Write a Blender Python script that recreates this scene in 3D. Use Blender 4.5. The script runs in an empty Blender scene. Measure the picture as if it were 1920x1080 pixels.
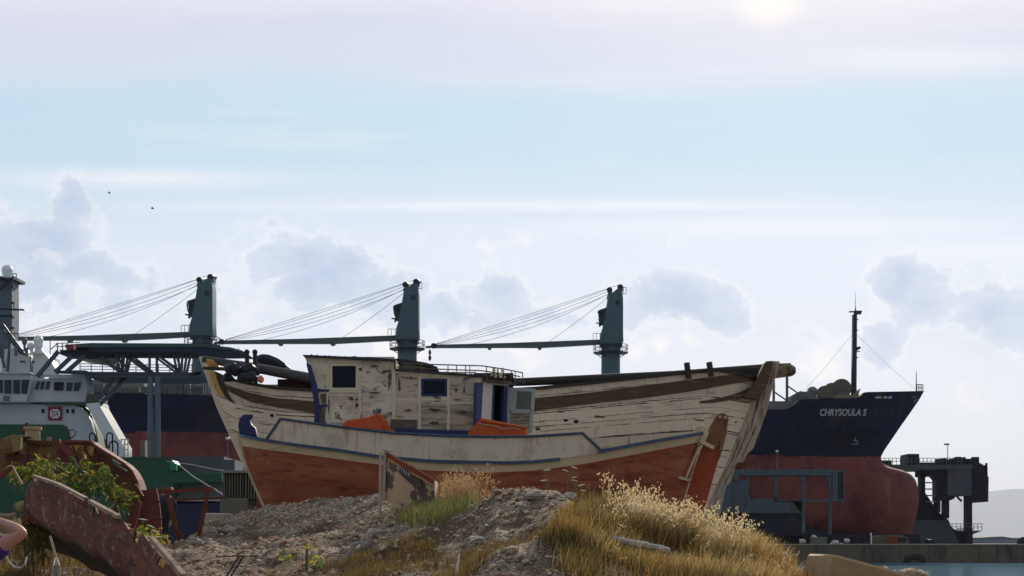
import bpy, bmesh, math, random
import numpy as np
from mathutils import Vector, Matrix, noise as mnoise

random.seed(7); rng = np.random.default_rng(11)
scene = bpy.context.scene
col = scene.collection
R = math.radians
F = 3000.0          # focal length in photo pixels (1920 wide)
HZ = 1012.0         # horizon row in the photo
EYE = 3.0           # camera height above the water

# ------------------------------------------------------------------ camera
cd = bpy.data.cameras.new('camera'); cam = bpy.data.objects.new('camera', cd); col.objects.link(cam)
cam.location = (0, 0, EYE); cam.rotation_euler = (R(90), 0, 0)
cd.sensor_width = 36; cd.lens = 36 * F / 1920
cd.shift_y = (HZ - 540) / 1920
cd.clip_start = 0.2; cd.clip_end = 60000
scene.camera = cam
scene.view_settings.view_transform = 'Standard'
scene.view_settings.look = 'None'
scene.view_settings.exposure = 0.0
scene.view_settings.gamma = 1.0

SUN_EL, SUN_AZ = R(24), R(11)    # azimuth to the right of +Y
sd = bpy.data.lights.new('sun', 'SUN'); sd.energy = 5.0; sd.angle = R(1.5); sd.color = (1.0, 0.90, 0.76)
sun = bpy.data.objects.new('sun', sd); col.objects.link(sun)
sdir = Vector((math.sin(SUN_AZ) * math.cos(SUN_EL), math.cos(SUN_AZ) * math.cos(SUN_EL), math.sin(SUN_EL)))
sun.rotation_euler = sdir.to_track_quat('Z', 'Y').to_euler(); sun.location = (30, 60, 60)

# ------------------------------------------------------------------ world: Nishita sky with a cloud cover
class NT:
    def __init__(s, nt): s.nt = nt; s.n = nt.nodes; s.l = nt.links
    def new(s, t, **kw):
        nd = s.n.new(t)
        for k, v in kw.items(): setattr(nd, k, v)
        return nd
    def put(s, sock, v):
        if hasattr(v, 'links') or isinstance(v, bpy.types.NodeSocket): s.l.new(v, sock)
        else: sock.default_value = v
    def m(s, op, a, b=None, c=None, clamp=False):
        nd = s.new('ShaderNodeMath', operation=op, use_clamp=clamp)
        s.put(nd.inputs[0], a)
        if b is not None: s.put(nd.inputs[1], b)
        if c is not None: s.put(nd.inputs[2], c)
        return nd.outputs[0]
    def mix(s, f, a, b, blend='MIX'):
        nd = s.new('ShaderNodeMix', data_type='RGBA', blend_type=blend); nd.clamp_factor = True
        s.put(nd.inputs[0], f)
        s.put(nd.inputs[6], a if not isinstance(a, tuple) else (*a[:3], 1)); s.put(nd.inputs[7], b if not isinstance(b, tuple) else (*b[:3], 1))
        return nd.outputs[2]
    def noise(s, vec, scale, detail=4, rough=.55, dist=0.0, dim='3D'):
        nd = s.new('ShaderNodeTexNoise', noise_dimensions=dim)
        if vec is not None: s.l.new(vec, nd.inputs['Vector'])
        nd.inputs['Scale'].default_value = scale; nd.inputs['Detail'].default_value = detail
        nd.inputs['Roughness'].default_value = rough; nd.inputs['Distortion'].default_value = dist
        return nd.outputs[0]
    def smooth(s, v, lo, hi):
        nd = s.new('ShaderNodeMapRange', interpolation_type='SMOOTHSTEP'); s.put(nd.inputs[0], v)
        nd.inputs[1].default_value = lo; nd.inputs[2].default_value = hi
        return nd.outputs[0]
    def comb(s, x, y, z=0.0):
        nd = s.new('ShaderNodeCombineXYZ'); s.put(nd.inputs[0], x); s.put(nd.inputs[1], y); s.put(nd.inputs[2], z); return nd.outputs[0]
    def scalev(s, vec, sc):
        nd = s.new('ShaderNodeMapping'); s.l.new(vec, nd.inputs[0]); nd.inputs['Scale'].default_value = sc; return nd.outputs[0]
    def ramp(s, fac, stops):
        nd = s.new('ShaderNodeValToRGB'); s.put(nd.inputs[0], fac); e = nd.color_ramp.elements
        while len(e) < len(stops): e.new(.5)
        for i, (p, c) in enumerate(stops): e[i].position = p; e[i].color = (*c, 1)
        return nd.outputs[0]
def lin(r, g, b):
    f = lambda c: (c/255/12.92) if c/255 <= .04045 else ((c/255+.055)/1.055)**2.4
    return (f(r), f(g), f(b))

world = bpy.data.worlds.new('World'); scene.world = world; world.use_nodes = True
W = NT(world.node_tree); W.n.clear()
out = W.new('ShaderNodeOutputWorld'); bg = W.new('ShaderNodeBackground'); W.l.new(bg.outputs[0], out.inputs[0])
sky = W.new('ShaderNodeTexSky', sky_type='NISHITA', sun_disc=False, sun_elevation=SUN_EL, sun_rotation=SUN_AZ, air_density=1.0, dust_density=0.6, ozone_density=2.0)
tc = W.new('ShaderNodeTexCoord'); sep = W.new('ShaderNodeSeparateXYZ'); W.l.new(tc.outputs['Generated'], sep.inputs[0])
ay = W.m('MAXIMUM', W.m('ABSOLUTE', sep.outputs[1]), 0.06)
behind = W.smooth(sep.outputs[1], -.7, .35)       # the sky opposite the sun is darker
U = W.m('DIVIDE', sep.outputs[0], ay); V = W.m('MAXIMUM', W.m('DIVIDE', sep.outputs[2], ay), -0.05)
V = W.m('MINIMUM', V, 1.5)
uv = W.comb(U, V, 0.0)
n_w = W.noise(uv, 7.0, 5, .55)                  # billow warp
n_s = W.noise(W.scalev(uv, (1.2, 9.0, 1)), 3.0, 6, .6)   # horizontal streaks
n_f = W.noise(uv, 26.0, 7, .6)
n_c = W.noise(W.scalev(uv, (1, 1.35, 1)), 15.0, 9, .60, .25)
Vw = W.m('ADD', V, W.m('MULTIPLY', W.m('SUBTRACT', n_s, .5), .05))
stops = []
for py, c in [(1040, (222,226,238)), (880, (222,229,241)), (720, (225,229,241)), (600, (222,229,242)), (470, (222,231,244)), (425, (212,226,241)),
              (350, (204,223,239)), (290, (190,219,237)), (190, (190,219,237)), (135, (209,219,235)), (60, (212,216,233)), (0, (226,225,239)), (-160, (214,222,236)), (-900, (180,200,226))]:
    stops.append(((HZ - py) / F / .8 + .05, lin(*c)))
base = W.ramp(W.m('ADD', W.m('DIVIDE', Vw, .8), .05), stops)
# wispy white cirrus streaks
c1 = W.m('MULTIPLY', W.smooth(n_s, .52, .72), .45)
base = W.mix(c1, base, lin(226, 232, 242))
n_a = W.noise(uv, 9.0, 6, .58); n_b = W.noise(W.scalev(uv, (1.0, 1.0, 1)), 11.0, 6, .58, .4)
Ub = W.m('ADD', U, W.m('MULTIPLY', W.m('SUBTRACT', n_a, .5), .13)); Vb = W.m('ADD', V, W.m('MULTIPLY', W.m('SUBTRACT', n_b, .5), .085))
def blob(px, py, sx, sy, U=None, V=None):
    U = Ub if U is None else U; V = Vb if V is None else V
    a = W.m('DIVIDE', W.m('SUBTRACT', U, (px - 960) / F), sx / F); b = W.m('DIVIDE', W.m('SUBTRACT', V, (HZ - py) / F), sy / F)
    r2 = W.m('ADD', W.m('MULTIPLY', a, a), W.m('MULTIPLY', b, b))
    return W.m('POWER', 2.718, W.m('MULTIPLY', r2, -1.0))
def blobs(lst, plain=0):
    acc = None
    for b in lst:
        v = W.m('MULTIPLY', blob(*b[:4], U, V) if plain else blob(*b[:4]), b[4]); acc = v if acc is None else W.m('MAXIMUM', acc, v)
    return acc
blob0 = blob
# flat streak across the middle
st = W.m('MULTIPLY', blobs([(950, 386, 520, 11, 1), (260, 335, 260, 16, .8), (1450, 425, 500, 22, .7), (1750, 110, 260, 30, .5), (1900, 470, 260, 30, .6)], 1), W.smooth(n_s, .2, .5))
base = W.mix(W.m('MULTIPLY', st, .9), base, lin(243, 245, 249))
# shaded cumulus near the horizon
sh = blobs([(300, 560, 420, 60, 0.5), (950, 590, 520, 50, 0.5), (1780, 590, 190, 70, 0.55), (100, 450, 170, 60, 0.5), (600, 540, 200, 70, 0.6), (185, 390, 71.5, 50, 1), (125, 440, 110.5, 40, 1), (50, 470, 117, 50, 0.9), (0, 410, 58.5, 27.5, 0.7), (520, 490, 78, 56.25, 1), (575, 545, 169, 62.5, 1), (700, 560, 143, 56.25, 0.8), (240, 500, 156, 32.5, 0.75), (230, 555, 58.5, 47.5, 0.8),
            (930, 545, 97.5, 50, 0.9), (850, 590, 182, 43.75, 0.8), (1290, 575, 97.5, 47.5, 0.9), (1250, 610, 208, 35, 0.8), (1740, 545, 91, 56.25, 1), (1760, 610, 195, 62.5, 1), (1870, 590, 117, 56.25, 0.95), (1660, 640, 78, 37.5, 0.7)])
fld = W.m('ADD', W.m('MULTIPLY', sh, .85), W.m('ADD', W.m('MULTIPLY', W.m('SUBTRACT', n_c, .5), 3.0), W.m('MULTIPLY', W.m('SUBTRACT', n_f, .5), 1.3)))
rim = W.m('MULTIPLY', W.smooth(fld, .12, .32), W.m('MINIMUM', W.m('MULTIPLY', sh, 3.0), 1.0))
base = W.mix(W.m('MULTIPLY', rim, .8), base, lin(236, 240, 247))
softc = W.m('MULTIPLY', W.m('MULTIPLY', W.smooth(sh, .12, .75), W.smooth(n_w, .34, .62)), .55)
base = W.mix(softc, base, lin(202, 213, 231))
shm = W.m('ADD', W.m('MULTIPLY', W.smooth(fld, .34, .54), .55), W.m('MULTIPLY', W.smooth(fld, .45, 1.0), .45))
shm = W.m('MULTIPLY', shm, W.m('MINIMUM', 1.0, W.m('MULTIPLY', sh, 4.0)))
base = W.mix(shm, base, W.mix(W.smooth(n_f, .36, .62), lin(174, 191, 222), lin(195, 208, 230)))
# bright cumulus tops
br = blobs([(110, 480, 70, 26, .5), (450, 570, 50, 40, .8), (60, 600, 70, 35, .8), (700, 660, 170, 35, .8), (980, 650, 140, 50, .9), (1260, 670, 120, 30, .8), (1540, 690, 90, 60, .8), (1860, 730, 90, 55, .65), (1000, 450, 380, 40, .5), (1560, 480, 240, 50, .6)])
brm = W.smooth(W.m('ADD', br, W.m('ADD', W.m('MULTIPLY', W.m('SUBTRACT', n_c, .5), 2.8), W.m('MULTIPLY', W.m('SUBTRACT', n_f, .5), 1.4))), .5, .95)
base = W.mix(W.m('MULTIPLY', brm, .85), base, lin(248, 244, 245))
# veiled sun above the frame
gl = W.m('MULTIPLY', blobs([(1440, 5, 75, 50, .9), (1440, -30, 420, 120, .35), (1150, 10, 70, 22, .35)], 1), 1.0)
base = W.mix(gl, base, (1.05, .98, .9))
skyc = W.new('ShaderNodeVectorMath', operation='SCALE'); W.l.new(sky.outputs[0], skyc.inputs[0]); skyc.inputs['Scale'].default_value = .10
lowb = W.m('ADD', 1.0, W.m('MULTIPLY', W.m('SUBTRACT', 1.0, W.smooth(V, 0.0, .30)), .06))
lowb = W.m('MULTIPLY', lowb, 1.045)
scl = W.new('ShaderNodeVectorMath', operation='SCALE'); W.l.new(base, scl.inputs[0]); W.l.new(lowb, scl.inputs['Scale']); base = scl.outputs[0]
colr = W.mix(.92, skyc.outputs[0], base)
colr = W.mix(behind, W.mix(1.0, colr, (.62, .58, .53), 'MULTIPLY'), colr)
W.l.new(colr, bg.inputs[0]); bg.inputs[1].default_value = 1.0

# ------------------------------------------------------------------ helpers
def P(px, py, Y): return Vector(((px - 960) / F * Y, Y, EYE + (HZ - py) / F * Y))
def interp(x, pts):
    if x <= pts[0][0]: return pts[0][1]
    for (a, b), (c, d) in zip(pts, pts[1:]):
        if x <= c: return b + (d - b) * (x - a) / (c - a)
    return pts[-1][1]
def tag(o, label=None, cat=None, group=None, kind=None):
    if label: o['label'] = label
    if cat: o['category'] = cat
    if group: o['group'] = group
    if kind: o['kind'] = kind
    return o
def thing(name, label, cat, loc, group=None):
    o = bpy.data.objects.new(name, None); col.objects.link(o); o.location = loc; o.empty_display_size = .3
    return tag(o, label, cat, group)
def origin(o):
    v = Vector((0, 0, 0))
    while o is not None: v += o.location; o = o.parent
    return v
class MB:
    def __init__(s): s.v = []; s.f = []; s.m = []; s.p = []
    def add(s, vs, fs, mi=0):
        k = len(s.v); s.p.append((k, len(s.f), len(vs), len(fs))); s.v += [Vector(v) for v in vs]; s.f += [tuple(i + k for i in f) for f in fs]; s.m += [mi] * len(fs); return s
    def box(s, c, sx, sy, sz, mi=0, rot=None):
        c = Vector(c); vs = []
        for x in (-.5, .5):
            for y in (-.5, .5):
                for z in (-.5, .5):
                    d = Vector((x * sx, y * sy, z * sz)); vs.append(c + (rot @ d if rot else d))
        return s.add(vs, [(0, 1, 3, 2), (4, 6, 7, 5), (0, 4, 5, 1), (2, 3, 7, 6), (0, 2, 6, 4), (1, 5, 7, 3)], mi)
    def pbox(s, x0, y0, x1, y1, Y, dep, mi=0):       # upright box given by photo rows/columns on the plane Y, going back by dep
        return s.prism([(x0, y0), (x1, y0), (x1, y1), (x0, y1)], Y, dep, mi)
    def prism(s, pts, Y, dep, mi=0):                  # outline at depth Y (number or f(px)), real thickness dep
        g = Y if callable(Y) else (lambda p: Y)
        a = [P(x, y, g(x)) for x, y in pts]; d = Vector((0, dep, 0)); n = len(a)
        return s.add(a + [v + d for v in a], [tuple(range(n)), tuple(range(2 * n - 1, n - 1, -1))] + [(i, i + n, (i + 1) % n + n, (i + 1) % n) for i in range(n)], mi)
    def beam(s, p, q, w, h=None, mi=0, up=(0, 0, 1)):
        h = h or w; p, q = Vector(p), Vector(q); d = (q - p).normalized(); up = Vector(up)
        if abs(d.dot(up)) > .95: up = Vector((0, 1, 0))
        a = d.cross(up).normalized(); b = a.cross(d)
        vs = [o + a * i * w / 2 + b * j * h / 2 for o in (p, q) for i, j in ((-1, -1), (1, -1), (1, 1), (-1, 1))]
        return s.add(vs, [(3, 2, 1, 0), (4, 5, 6, 7)] + [(i, (i + 1) % 4, (i + 1) % 4 + 4, i + 4) for i in range(4)], mi)
    def tube(s, p, q, r, r2=None, n=10, mi=0):
        return s.poly([p, q], [r, r if r2 is None else r2], n, mi)
    def poly(s, pts, rs, n=8, mi=0):
        pts = [Vector(p) for p in pts]
        if not isinstance(rs, (list, tuple)): rs = [rs] * len(pts)
        vs = []; k = len(pts); ref = None
        for i, p in enumerate(pts):
            d = (pts[min(i + 1, k - 1)] - pts[max(i - 1, 0)]).normalized()
            if ref is None:
                ref = Vector((0, 0, 1)) if abs(d.z) < .9 else Vector((0, 1, 0))
            a = d.cross(ref).normalized(); b = a.cross(d); ref = b
            for j in range(n):
                t = 2 * math.pi * j / n; vs.append(p + (a * math.cos(t) + b * math.sin(t)) * rs[i])
        fs = [(i * n + j, i * n + (j + 1) % n, (i + 1) * n + (j + 1) % n, (i + 1) * n + j) for i in range(k - 1) for j in range(n)]
        return s.add(vs, fs + [tuple(range(n - 1, -1, -1)), tuple(range((k - 1) * n, k * n))], mi)
    def ball(s, c, r, sc=(1, 1, 1), n=12, m=8, mi=0):
        c = Vector(c); vs = [c + Vector((0, 0, r * sc[2]))]
        for i in range(1, m):
            a = math.pi * i / m
            for j in range(n):
                b = 2 * math.pi * j / n
                vs.append(c + Vector((r * sc[0] * math.sin(a) * math.cos(b), r * sc[1] * math.sin(a) * math.sin(b), r * sc[2] * math.cos(a))))
        vs.append(c - Vector((0, 0, r * sc[2])))
        fs = [(0, 1 + j, 1 + (j + 1) % n) for j in range(n)]
        for i in range(m - 2):
            for j in range(n): fs.append((1 + i * n + j, 1 + (i + 1) * n + j, 1 + (i + 1) * n + (j + 1) % n, 1 + i * n + (j + 1) % n))
        e = len(vs) - 1; fs += [(e, 1 + (m - 2) * n + (j + 1) % n, 1 + (m - 2) * n + j) for j in range(n)]
        return s.add(vs, fs, mi)
    def rough(s, amp, sc, seed=0.0):                  # worn, uneven outline
        for i, v in enumerate(s.v):
            s.v[i] = v + mnoise.noise_vector(v * sc + Vector((seed, 0, 0))) * amp
        return s
    def build(s, name, mats, parent=None, bevel=0, smooth=35, tags=None):
        if not isinstance(mats, (list, tuple)): mats = [mats]
        if parent is not None and 1 < len(s.p) < 400 and name not in ('slat', 'stem', 'top_railing', 'flower_head', 'gunwale', 'upper_roof', 'lower_roof'):
            bb = []                                    # pieces that do not touch become parts of their own
            for k, fk, nv, nf in s.p:
                q = s.v[k:k + nv]; bb.append([min(v[i] for v in q) - .012 for i in range(3)] + [max(v[i] for v in q) + .012 for i in range(3)])
            par = list(range(len(bb)))
            def fd(i):
                while par[i] != i: i = par[i]
                return i
            for i in range(len(bb)):
                for j in range(i):
                    if all(bb[i][a] <= bb[j][a + 3] and bb[j][a] <= bb[i][a + 3] for a in range(3)): par[fd(i)] = fd(j)
            gr = {}
            for i in range(len(bb)): gr.setdefault(fd(i), []).append(i)
            if 1 < len(gr) <= 30:
                res = []
                for g in gr.values():
                    c = MB()
                    for i in g:
                        k, fk, nv, nf = s.p[i]; b0 = len(c.v); c.v += s.v[k:k + nv]; c.f += [tuple(a - k + b0 for a in f) for f in s.f[fk:fk + nf]]; c.m += s.m[fk:fk + nf]
                    res.append((len(c.v), c.build(name, mats, parent, bevel, smooth, tags)))
                return max(res, key=lambda a: a[0])[1]
        if parent is not None: o0 = origin(parent)
        else:
            zs = min(v.z for v in s.v); o0 = Vector((sum(v.x for v in s.v) / len(s.v), sum(v.y for v in s.v) / len(s.v), zs))
        me = bpy.data.meshes.new(name); me.from_pydata([v - o0 for v in s.v], [], s.f)
        bm = bmesh.new(); bm.from_mesh(me)
        for f, k in zip(bm.faces, s.m): f.material_index = k
        bmesh.ops.recalc_face_normals(bm, faces=bm.faces)
        if bevel: bmesh.ops.bevel(bm, geom=[e for e in bm.edges if len(e.link_faces) == 2 and e.calc_face_angle(0) > .6], offset=bevel, segments=1, affect='EDGES')
        bm.to_mesh(me); bm.free()
        for m in mats: me.materials.append(m)
        if smooth: me.shade_smooth(); me.set_sharp_from_angle(angle=R(smooth))
        o = bpy.data.objects.new(name, me); col.objects.link(o)
        if parent is not None: o.parent = parent
        else: o.location = o0
        return tag(o, **tags) if tags else o

def M(name, base, rough=.75, metal=0.0, var=.25, vs=2.5, patches=(), bump=.15, bs=12, stretch=(1, 1, 1), coat=0, lines=None, spec=.3, transl=None):
    m = bpy.data.materials.new(name); m.use_nodes = True; T = NT(m.node_tree); T.n.clear()
    o = T.new('ShaderNodeOutputMaterial'); b = T.new('ShaderNodeBsdfPrincipled')
    tcx = T.new('ShaderNodeTexCoord'); co = tcx.outputs['Object']
    sv = T.scalev(co, stretch)
    n = T.noise(sv, vs, 6, .6)
    c = T.mix(n, tuple(x * (1 - var) for x in base), tuple(min(1, x * (1 + var)) for x in base))
    r = rough
    for (pc, sc, st, lo, hi, am) in patches:
        pv = T.scalev(co, st); pn = T.noise(pv, sc, 7, .62, .2)
        f = T.m('MULTIPLY', T.smooth(pn, lo, hi), am); c = T.mix(f, c, pc)
    if lines:                                          # plank seams along the hull, from the UV layout
        nv, wdt, lc, am = lines
        uvn = T.new('ShaderNodeUVMap'); sp = T.new('ShaderNodeSeparateXYZ'); T.l.new(uvn.outputs[0], sp.inputs[0])
        wob = T.m('MULTIPLY', T.m('SUBTRACT', T.noise(T.scalev(uvn.outputs[0], (1.5, 3, 1)), 1.3, 3), .5), .10)
        v = T.m('ADD', T.m('MULTIPLY', sp.outputs[1], nv), wob)
        fr = T.m('ABSOLUTE', T.m('SUBTRACT', T.m('FRACT', v), .5))
        brk = T.noise(T.scalev(uvn.outputs[0], (1.0, 6, 1)), 2.2, 5, .65)
        wv = T.m('MULTIPLY', T.smooth(brk, .30, .74), wdt * 2.4)
        lm = T.m('LESS_THAN', fr, wv)
        c = T.mix(T.m('MULTIPLY', lm, am), c, lc)
        pl = T.new('ShaderNodeTexWhiteNoise', noise_dimensions='1D'); T.l.new(T.m('FLOOR', T.m('ADD', v, .5)), pl.inputs['W'])
        c = T.mix(.22, c, T.mix(pl.outputs[0], tuple(x * .45 for x in base), tuple(min(1, x * 1.35) for x in base)))
    T.put(b.inputs['Base Color'], c if not isinstance(c, tuple) else (*c, 1))
    b.inputs['Roughness'].default_value = r; b.inputs['Metallic'].default_value = metal
    b.inputs['Specular IOR Level'].default_value = spec
    if bump:
        bn = T.new('ShaderNodeBump'); bn.inputs['Strength'].default_value = bump; bn.inputs['Distance'].default_value = .02
        T.l.new(T.noise(sv, bs, 6, .65), bn.inputs['Height']); T.l.new(bn.outputs[0], b.inputs['Normal'])
    T.l.new(b.outputs[0], o.inputs[0])
    return m
def attr_mat(name, rough=.7, transl=.45, mult=1.0):
    m = bpy.data.materials.new(name); m.use_nodes = True; T = NT(m.node_tree); T.n.clear()
    o = T.new('ShaderNodeOutputMaterial'); a = T.new('ShaderNodeAttribute', attribute_name='Col')
    d = T.new('ShaderNodeBsdfPrincipled'); d.inputs['Roughness'].default_value = rough; d.inputs['Specular IOR Level'].default_value = .15
    T.l.new(a.outputs[0], d.inputs['Base Color'])
    if transl:
        t = T.new('ShaderNodeBsdfTranslucent'); T.l.new(a.outputs[0], t.inputs[0]); mx = T.new('ShaderNodeMixShader'); mx.inputs[0].default_value = transl
        T.l.new(d.outputs[0], mx.inputs[1]); T.l.new(t.outputs[0], mx.inputs[2]); T.l.new(mx.outputs[0], o.inputs[0])
    else: T.l.new(d.outputs[0], o.inputs[0])
    return m

GREYWOOD = (.10, .085, .07); RUST = (.20, .055, .02); DIRT = (.09, .07, .05)
mt = {}
mt['white_hull'] = M('old_white_paint', (.68, .59, .465), .8, var=.16, patches=[((.20, .155, .115), 3.2, (2.2, 1, .5), .57, .70, .65), ((.24, .20, .16), 2.2, (.5, .5, 4), .56, .68, .75), ((.30, .27, .23), .7, (1, 1, 1), .55, .75, .5), ((.10, .08, .07), 5.0, (.35, .35, 5), .66, .72, .8)], lines=(2.6, .028, (.045, .032, .025), .95), bump=.25)
mt['wale'] = M('bare_brown_wale', (.10, .062, .038), .85, var=.4, vs=3, stretch=(.4, .4, 4), patches=[((.26, .21, .16), 4, (.3, .3, 4), .57, .68, .7), ((.045, .035, .028), 2, (.5, .5, 3), .5, .7, .6)], bump=.4)
mt['greywood'] = M('weathered_grey_timber', (.40, .33, .25), .9, var=.35, vs=3, stretch=(3, 3, .5), patches=[((.11, .08, .06), 2.2, (3, 3, .4), .50, .66, .7), ((.42, .35, .27), 2, (3, 3, .4), .54, .7, .6), ((.16, .07, .035), 2.5, (2, 2, .6), .6, .7, .6)], bump=.6, bs=9)
mt['darkwood'] = M('dark_tarred_wood_and_shade', (.035, .028, .025), .7, var=.5, patches=[((.12, .10, .08), 4, (.4, 1, 3), .58, .7, .5)])
mt['spar'] = M('grey_spar_wood', (.075, .072, .072), .8, var=.4, vs=2, stretch=(.3, 2, 3), patches=[((.17, .15, .13), 4, (.3, 2, 5), .56, .7, .6)], bump=.3)
mt['yellow'] = M('yellow_ochre_paint', (.52, .30, .06), .6, patches=[((.16, .09, .03), 3, (1, 1, 1), .5, .62, .8)])
mt['cream'] = M('cream_boat_paint', (.62, .53, .41), .7, var=.10, patches=[((.40, .20, .07), 3.4, (3.4, 1, .22), .555, .66, .7), ((.33, .27, .20), 1.6, (1, 1, 1), .48, .70, .6), ((.20, .13, .08), 14, (1, 1, .6), .64, .69, .8), ((.26, .10, .03), 9, (1, 1, .8), .73, .76, .9)], bump=.12)
mt['cream2'] = M('yellowed_cream_paint', (.55, .43, .27), .7, var=.15, patches=[((.30, .16, .06), 5, (1.2, 1, .6), .64, .74, .7), ((.24, .20, .14), 2, (.6, 1, 2), .55, .75, .6)], bump=.12)
mt['antifoul'] = M('faded_red_antifouling', (.31, .086, .042), .8, var=.35, vs=2.4, patches=[((.37, .145, .075), 1.6, (.5, 1, 1.6), .44, .60, .8), ((.11, .026, .016), 2.6, (.4, 1, 2.5), .50, .64, .75), ((.40, .22, .13), 4, (2.6, 1, .35), .60, .70, .6), ((.06, .03, .025), 9, (1, 1, .7), .66, .70, .7)], lines=(3.4, .012, (.07, .02, .014), .7), bump=.3)
mt['antifoul2'] = M('bright_red_antifouling', (.30, .055, .02), .7, var=.3, patches=[((.10, .03, .02), 3, (1, 1, .6), .60, .66, .8)], bump=.2)
mt['blue_rail'] = M('faded_blue_paint', (.05, .08, .13), .55, var=.35, patches=[((.32, .35, .38), 6, (.5, 1, 3), .62, .72, .7), ((.03, .035, .06), 3, (.4, 1, 1), .55, .7, .7)])
mt['royal'] = M('deep_blue_paint', (.024, .032, .11), .6, var=.4, patches=[((.25, .25, .27), 6, (2, 2, 1), .66, .72, .8)])
mt['cabin'] = M('peeling_cabin_paint', (.65, .58, .45), .8, var=.16, patches=[((.31, .26, .19), 2.0, (.6, 1, 2.2), .47, .64, .7), ((.46, .30, .24), 1.7, (1, 1, 1), .52, .66, .6), ((.10, .095, .09), 3.6, (.8, 1, 1.5), .575, .61, .85), ((.16, .14, .12), 9, (.5, 1, 3), .67, .71, .6)], bump=.35)
mt['cabin_worn'] = M('worn_bare_panel', (.42, .34, .25), .85, var=.2, patches=[((.14, .12, .10), 3.6, (.35, 1, 5), .46, .60, .85), ((.50, .40, .34), 3, (.6, 1, 2), .6, .7, .7)], bump=.4)
mt['cabin_dark'] = M('rotten_dark_panel', (.12, .095, .075), .9, var=.4, patches=[((.35, .31, .25), 5, (.4, 1, 4), .62, .7, .7)])
mt['trim'] = M('cream_trim_paint', (.64, .56, .41), .75, var=.12, patches=[((.16, .14, .11), 5, (1, 1, 1), .64, .70, .8)])
mt['greytrim'] = M('grey_green_door_paint', (.36, .41, .41), .6, var=.15, patches=[((.16, .15, .14), 5, (1, 1, 1), .62, .70, .7)])
mt['whitetrim'] = M('white_panel_paint', (.62, .56, .47), .7, var=.1, patches=[((.30, .27, .24), 4, (1, 1, 1), .62, .72, .7)])
mt['glass'] = M('dark_window_glass', (.006, .009, .020), .3, var=.3, bump=.03, spec=.12)
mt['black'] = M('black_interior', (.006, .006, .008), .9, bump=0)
mt['roofing'] = M('torn_roof_felt', (.045, .045, .055), .9, var=.4, patches=[((.2, .17, .13), 5, (1, 1, 1), .62, .7, .6)])
mt['orange'] = M('orange_grp', (.52, .085, .015), .5, var=.15, patches=[((.34, .06, .014), 3, (1, 1, 1), .55, .7, .6), ((.60, .22, .10), 6, (1, 1, 1), .64, .74, .5)])
mt['rope'] = M('pale_rope', (.40, .33, .25), .9)
mt['rusty'] = M('rusted_iron', (.11, .042, .022), .9, var=.5, vs=4, patches=[((.22, .12, .08), 5, (1, 1, 1), .56, .68, .7), ((.04, .02, .015), 3, (1, 1, 1), .52, .66, .7)], bump=.5)
mt['rustred'] = M('red_lead_iron', (.15, .04, .028), .8, var=.4, patches=[((.24, .12, .09), 5, (1, 1, 1), .58, .68, .7)], bump=.4)
mt['ochre_iron'] = M('ochre_machine_paint', (.20, .125, .05), .8, var=.4, patches=[((.09, .035, .018), 3, (1, 1, 1), .48, .60, .85), ((.05, .035, .025), 5, (1, 1, .4), .56, .66, .7)], bump=.4)
mt['amber'] = M('amber_painted_plate', (.48, .26, .06), .8, patches=[((.10, .04, .02), 4, (1, 1, 1), .5, .60, .85)])
mt['buff'] = M('buff_drum_paint', (.40, .30, .16), .8, patches=[((.12, .06, .03), 4, (1, 1, .5), .54, .66, .8)])
mt['blackrub'] = M('black_rubber', (.012, .012, .016), .6, var=.5)
mt['cloth'] = M('black_tarpaulin', (.014, .015, .022), .5, var=.5, patches=[((.30, .31, .32), 6, (1, 1, 1), .70, .73, .8)])
mt['float'] = M('pink_float', (.62, .20, .12), .6)
mt['wreck'] = M('peeling_pink_brown_hull', (.16, .055, .032), .9, var=.5, vs=2.5, patches=[((.34, .27, .21), 6.5, (.7, 1, 1.4), .55, .63, .85), ((.26, .07, .035), 2.2, (.7, 1, 1.3), .54, .62, .8), ((.05, .032, .025), 4.5, (.6, 1, 1.5), .55, .63, .85)], lines=(4, .03, (.02, .014, .012), .8), bump=.6)
mt['wreck_edge'] = M('bleached_plank_edge', (.32, .22, .15), .9, var=.3, patches=[((.14, .07, .05), 6, (1, 1, 1), .52, .62, .8)], bump=.5)
mt['skiff'] = M('cracked_skiff_paint', (.56, .42, .27), .85, var=.15, patches=[((.10, .085, .075), 2.6, (1, 1, 1), .50, .56, .95), ((.28, .13, .07), 5, (1, 1, 1), .62, .68, .6)], bump=.35)
mt['skiff_red'] = M('skiff_red_strake', (.27, .045, .025), .7, patches=[((.45, .30, .16), 5, (1, 1, 1), .58, .66, .7)])
mt['skiff_yel'] = M('skiff_yellow_line', (.48, .33, .11), .8)
# ships
mt['navy'] = M('navy_ship_paint', (.008, .012, .038), .6, var=.3, vs=.15, spec=.08, patches=[((.035, .022, .024), .3, (1, 1, .35), .50, .68, .7), ((.07, .06, .06), .9, (1.5, 1, .25), .62, .74, .6), ((.004, .005, .014), .15, (1, 1, 2), .5, .6, .6)], bump=.1, bs=1)
mt['shipred'] = M('ship_red_bottom', (.19, .048, .040), .75, spec=.1, var=.25, vs=.12, patches=[((.085, .022, .026), .25, (1, 1, .8), .46, .66, .75), ((.27, .11, .09), .35, (1.2, 1, .3), .54, .74, .7), ((.05, .04, .04), 1.2, (1, 1, .2), .64, .74, .6)], bump=.1, bs=1)
mt['shipgrey'] = M('deck_grey_green', (.115, .13, .12), .8, var=.3, vs=.5, patches=[((.06, .05, .045), .8, (1, 1, .4), .54, .7, .7), ((.20, .19, .15), .5, (1, 1, 1), .6, .7, .5)])
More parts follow.
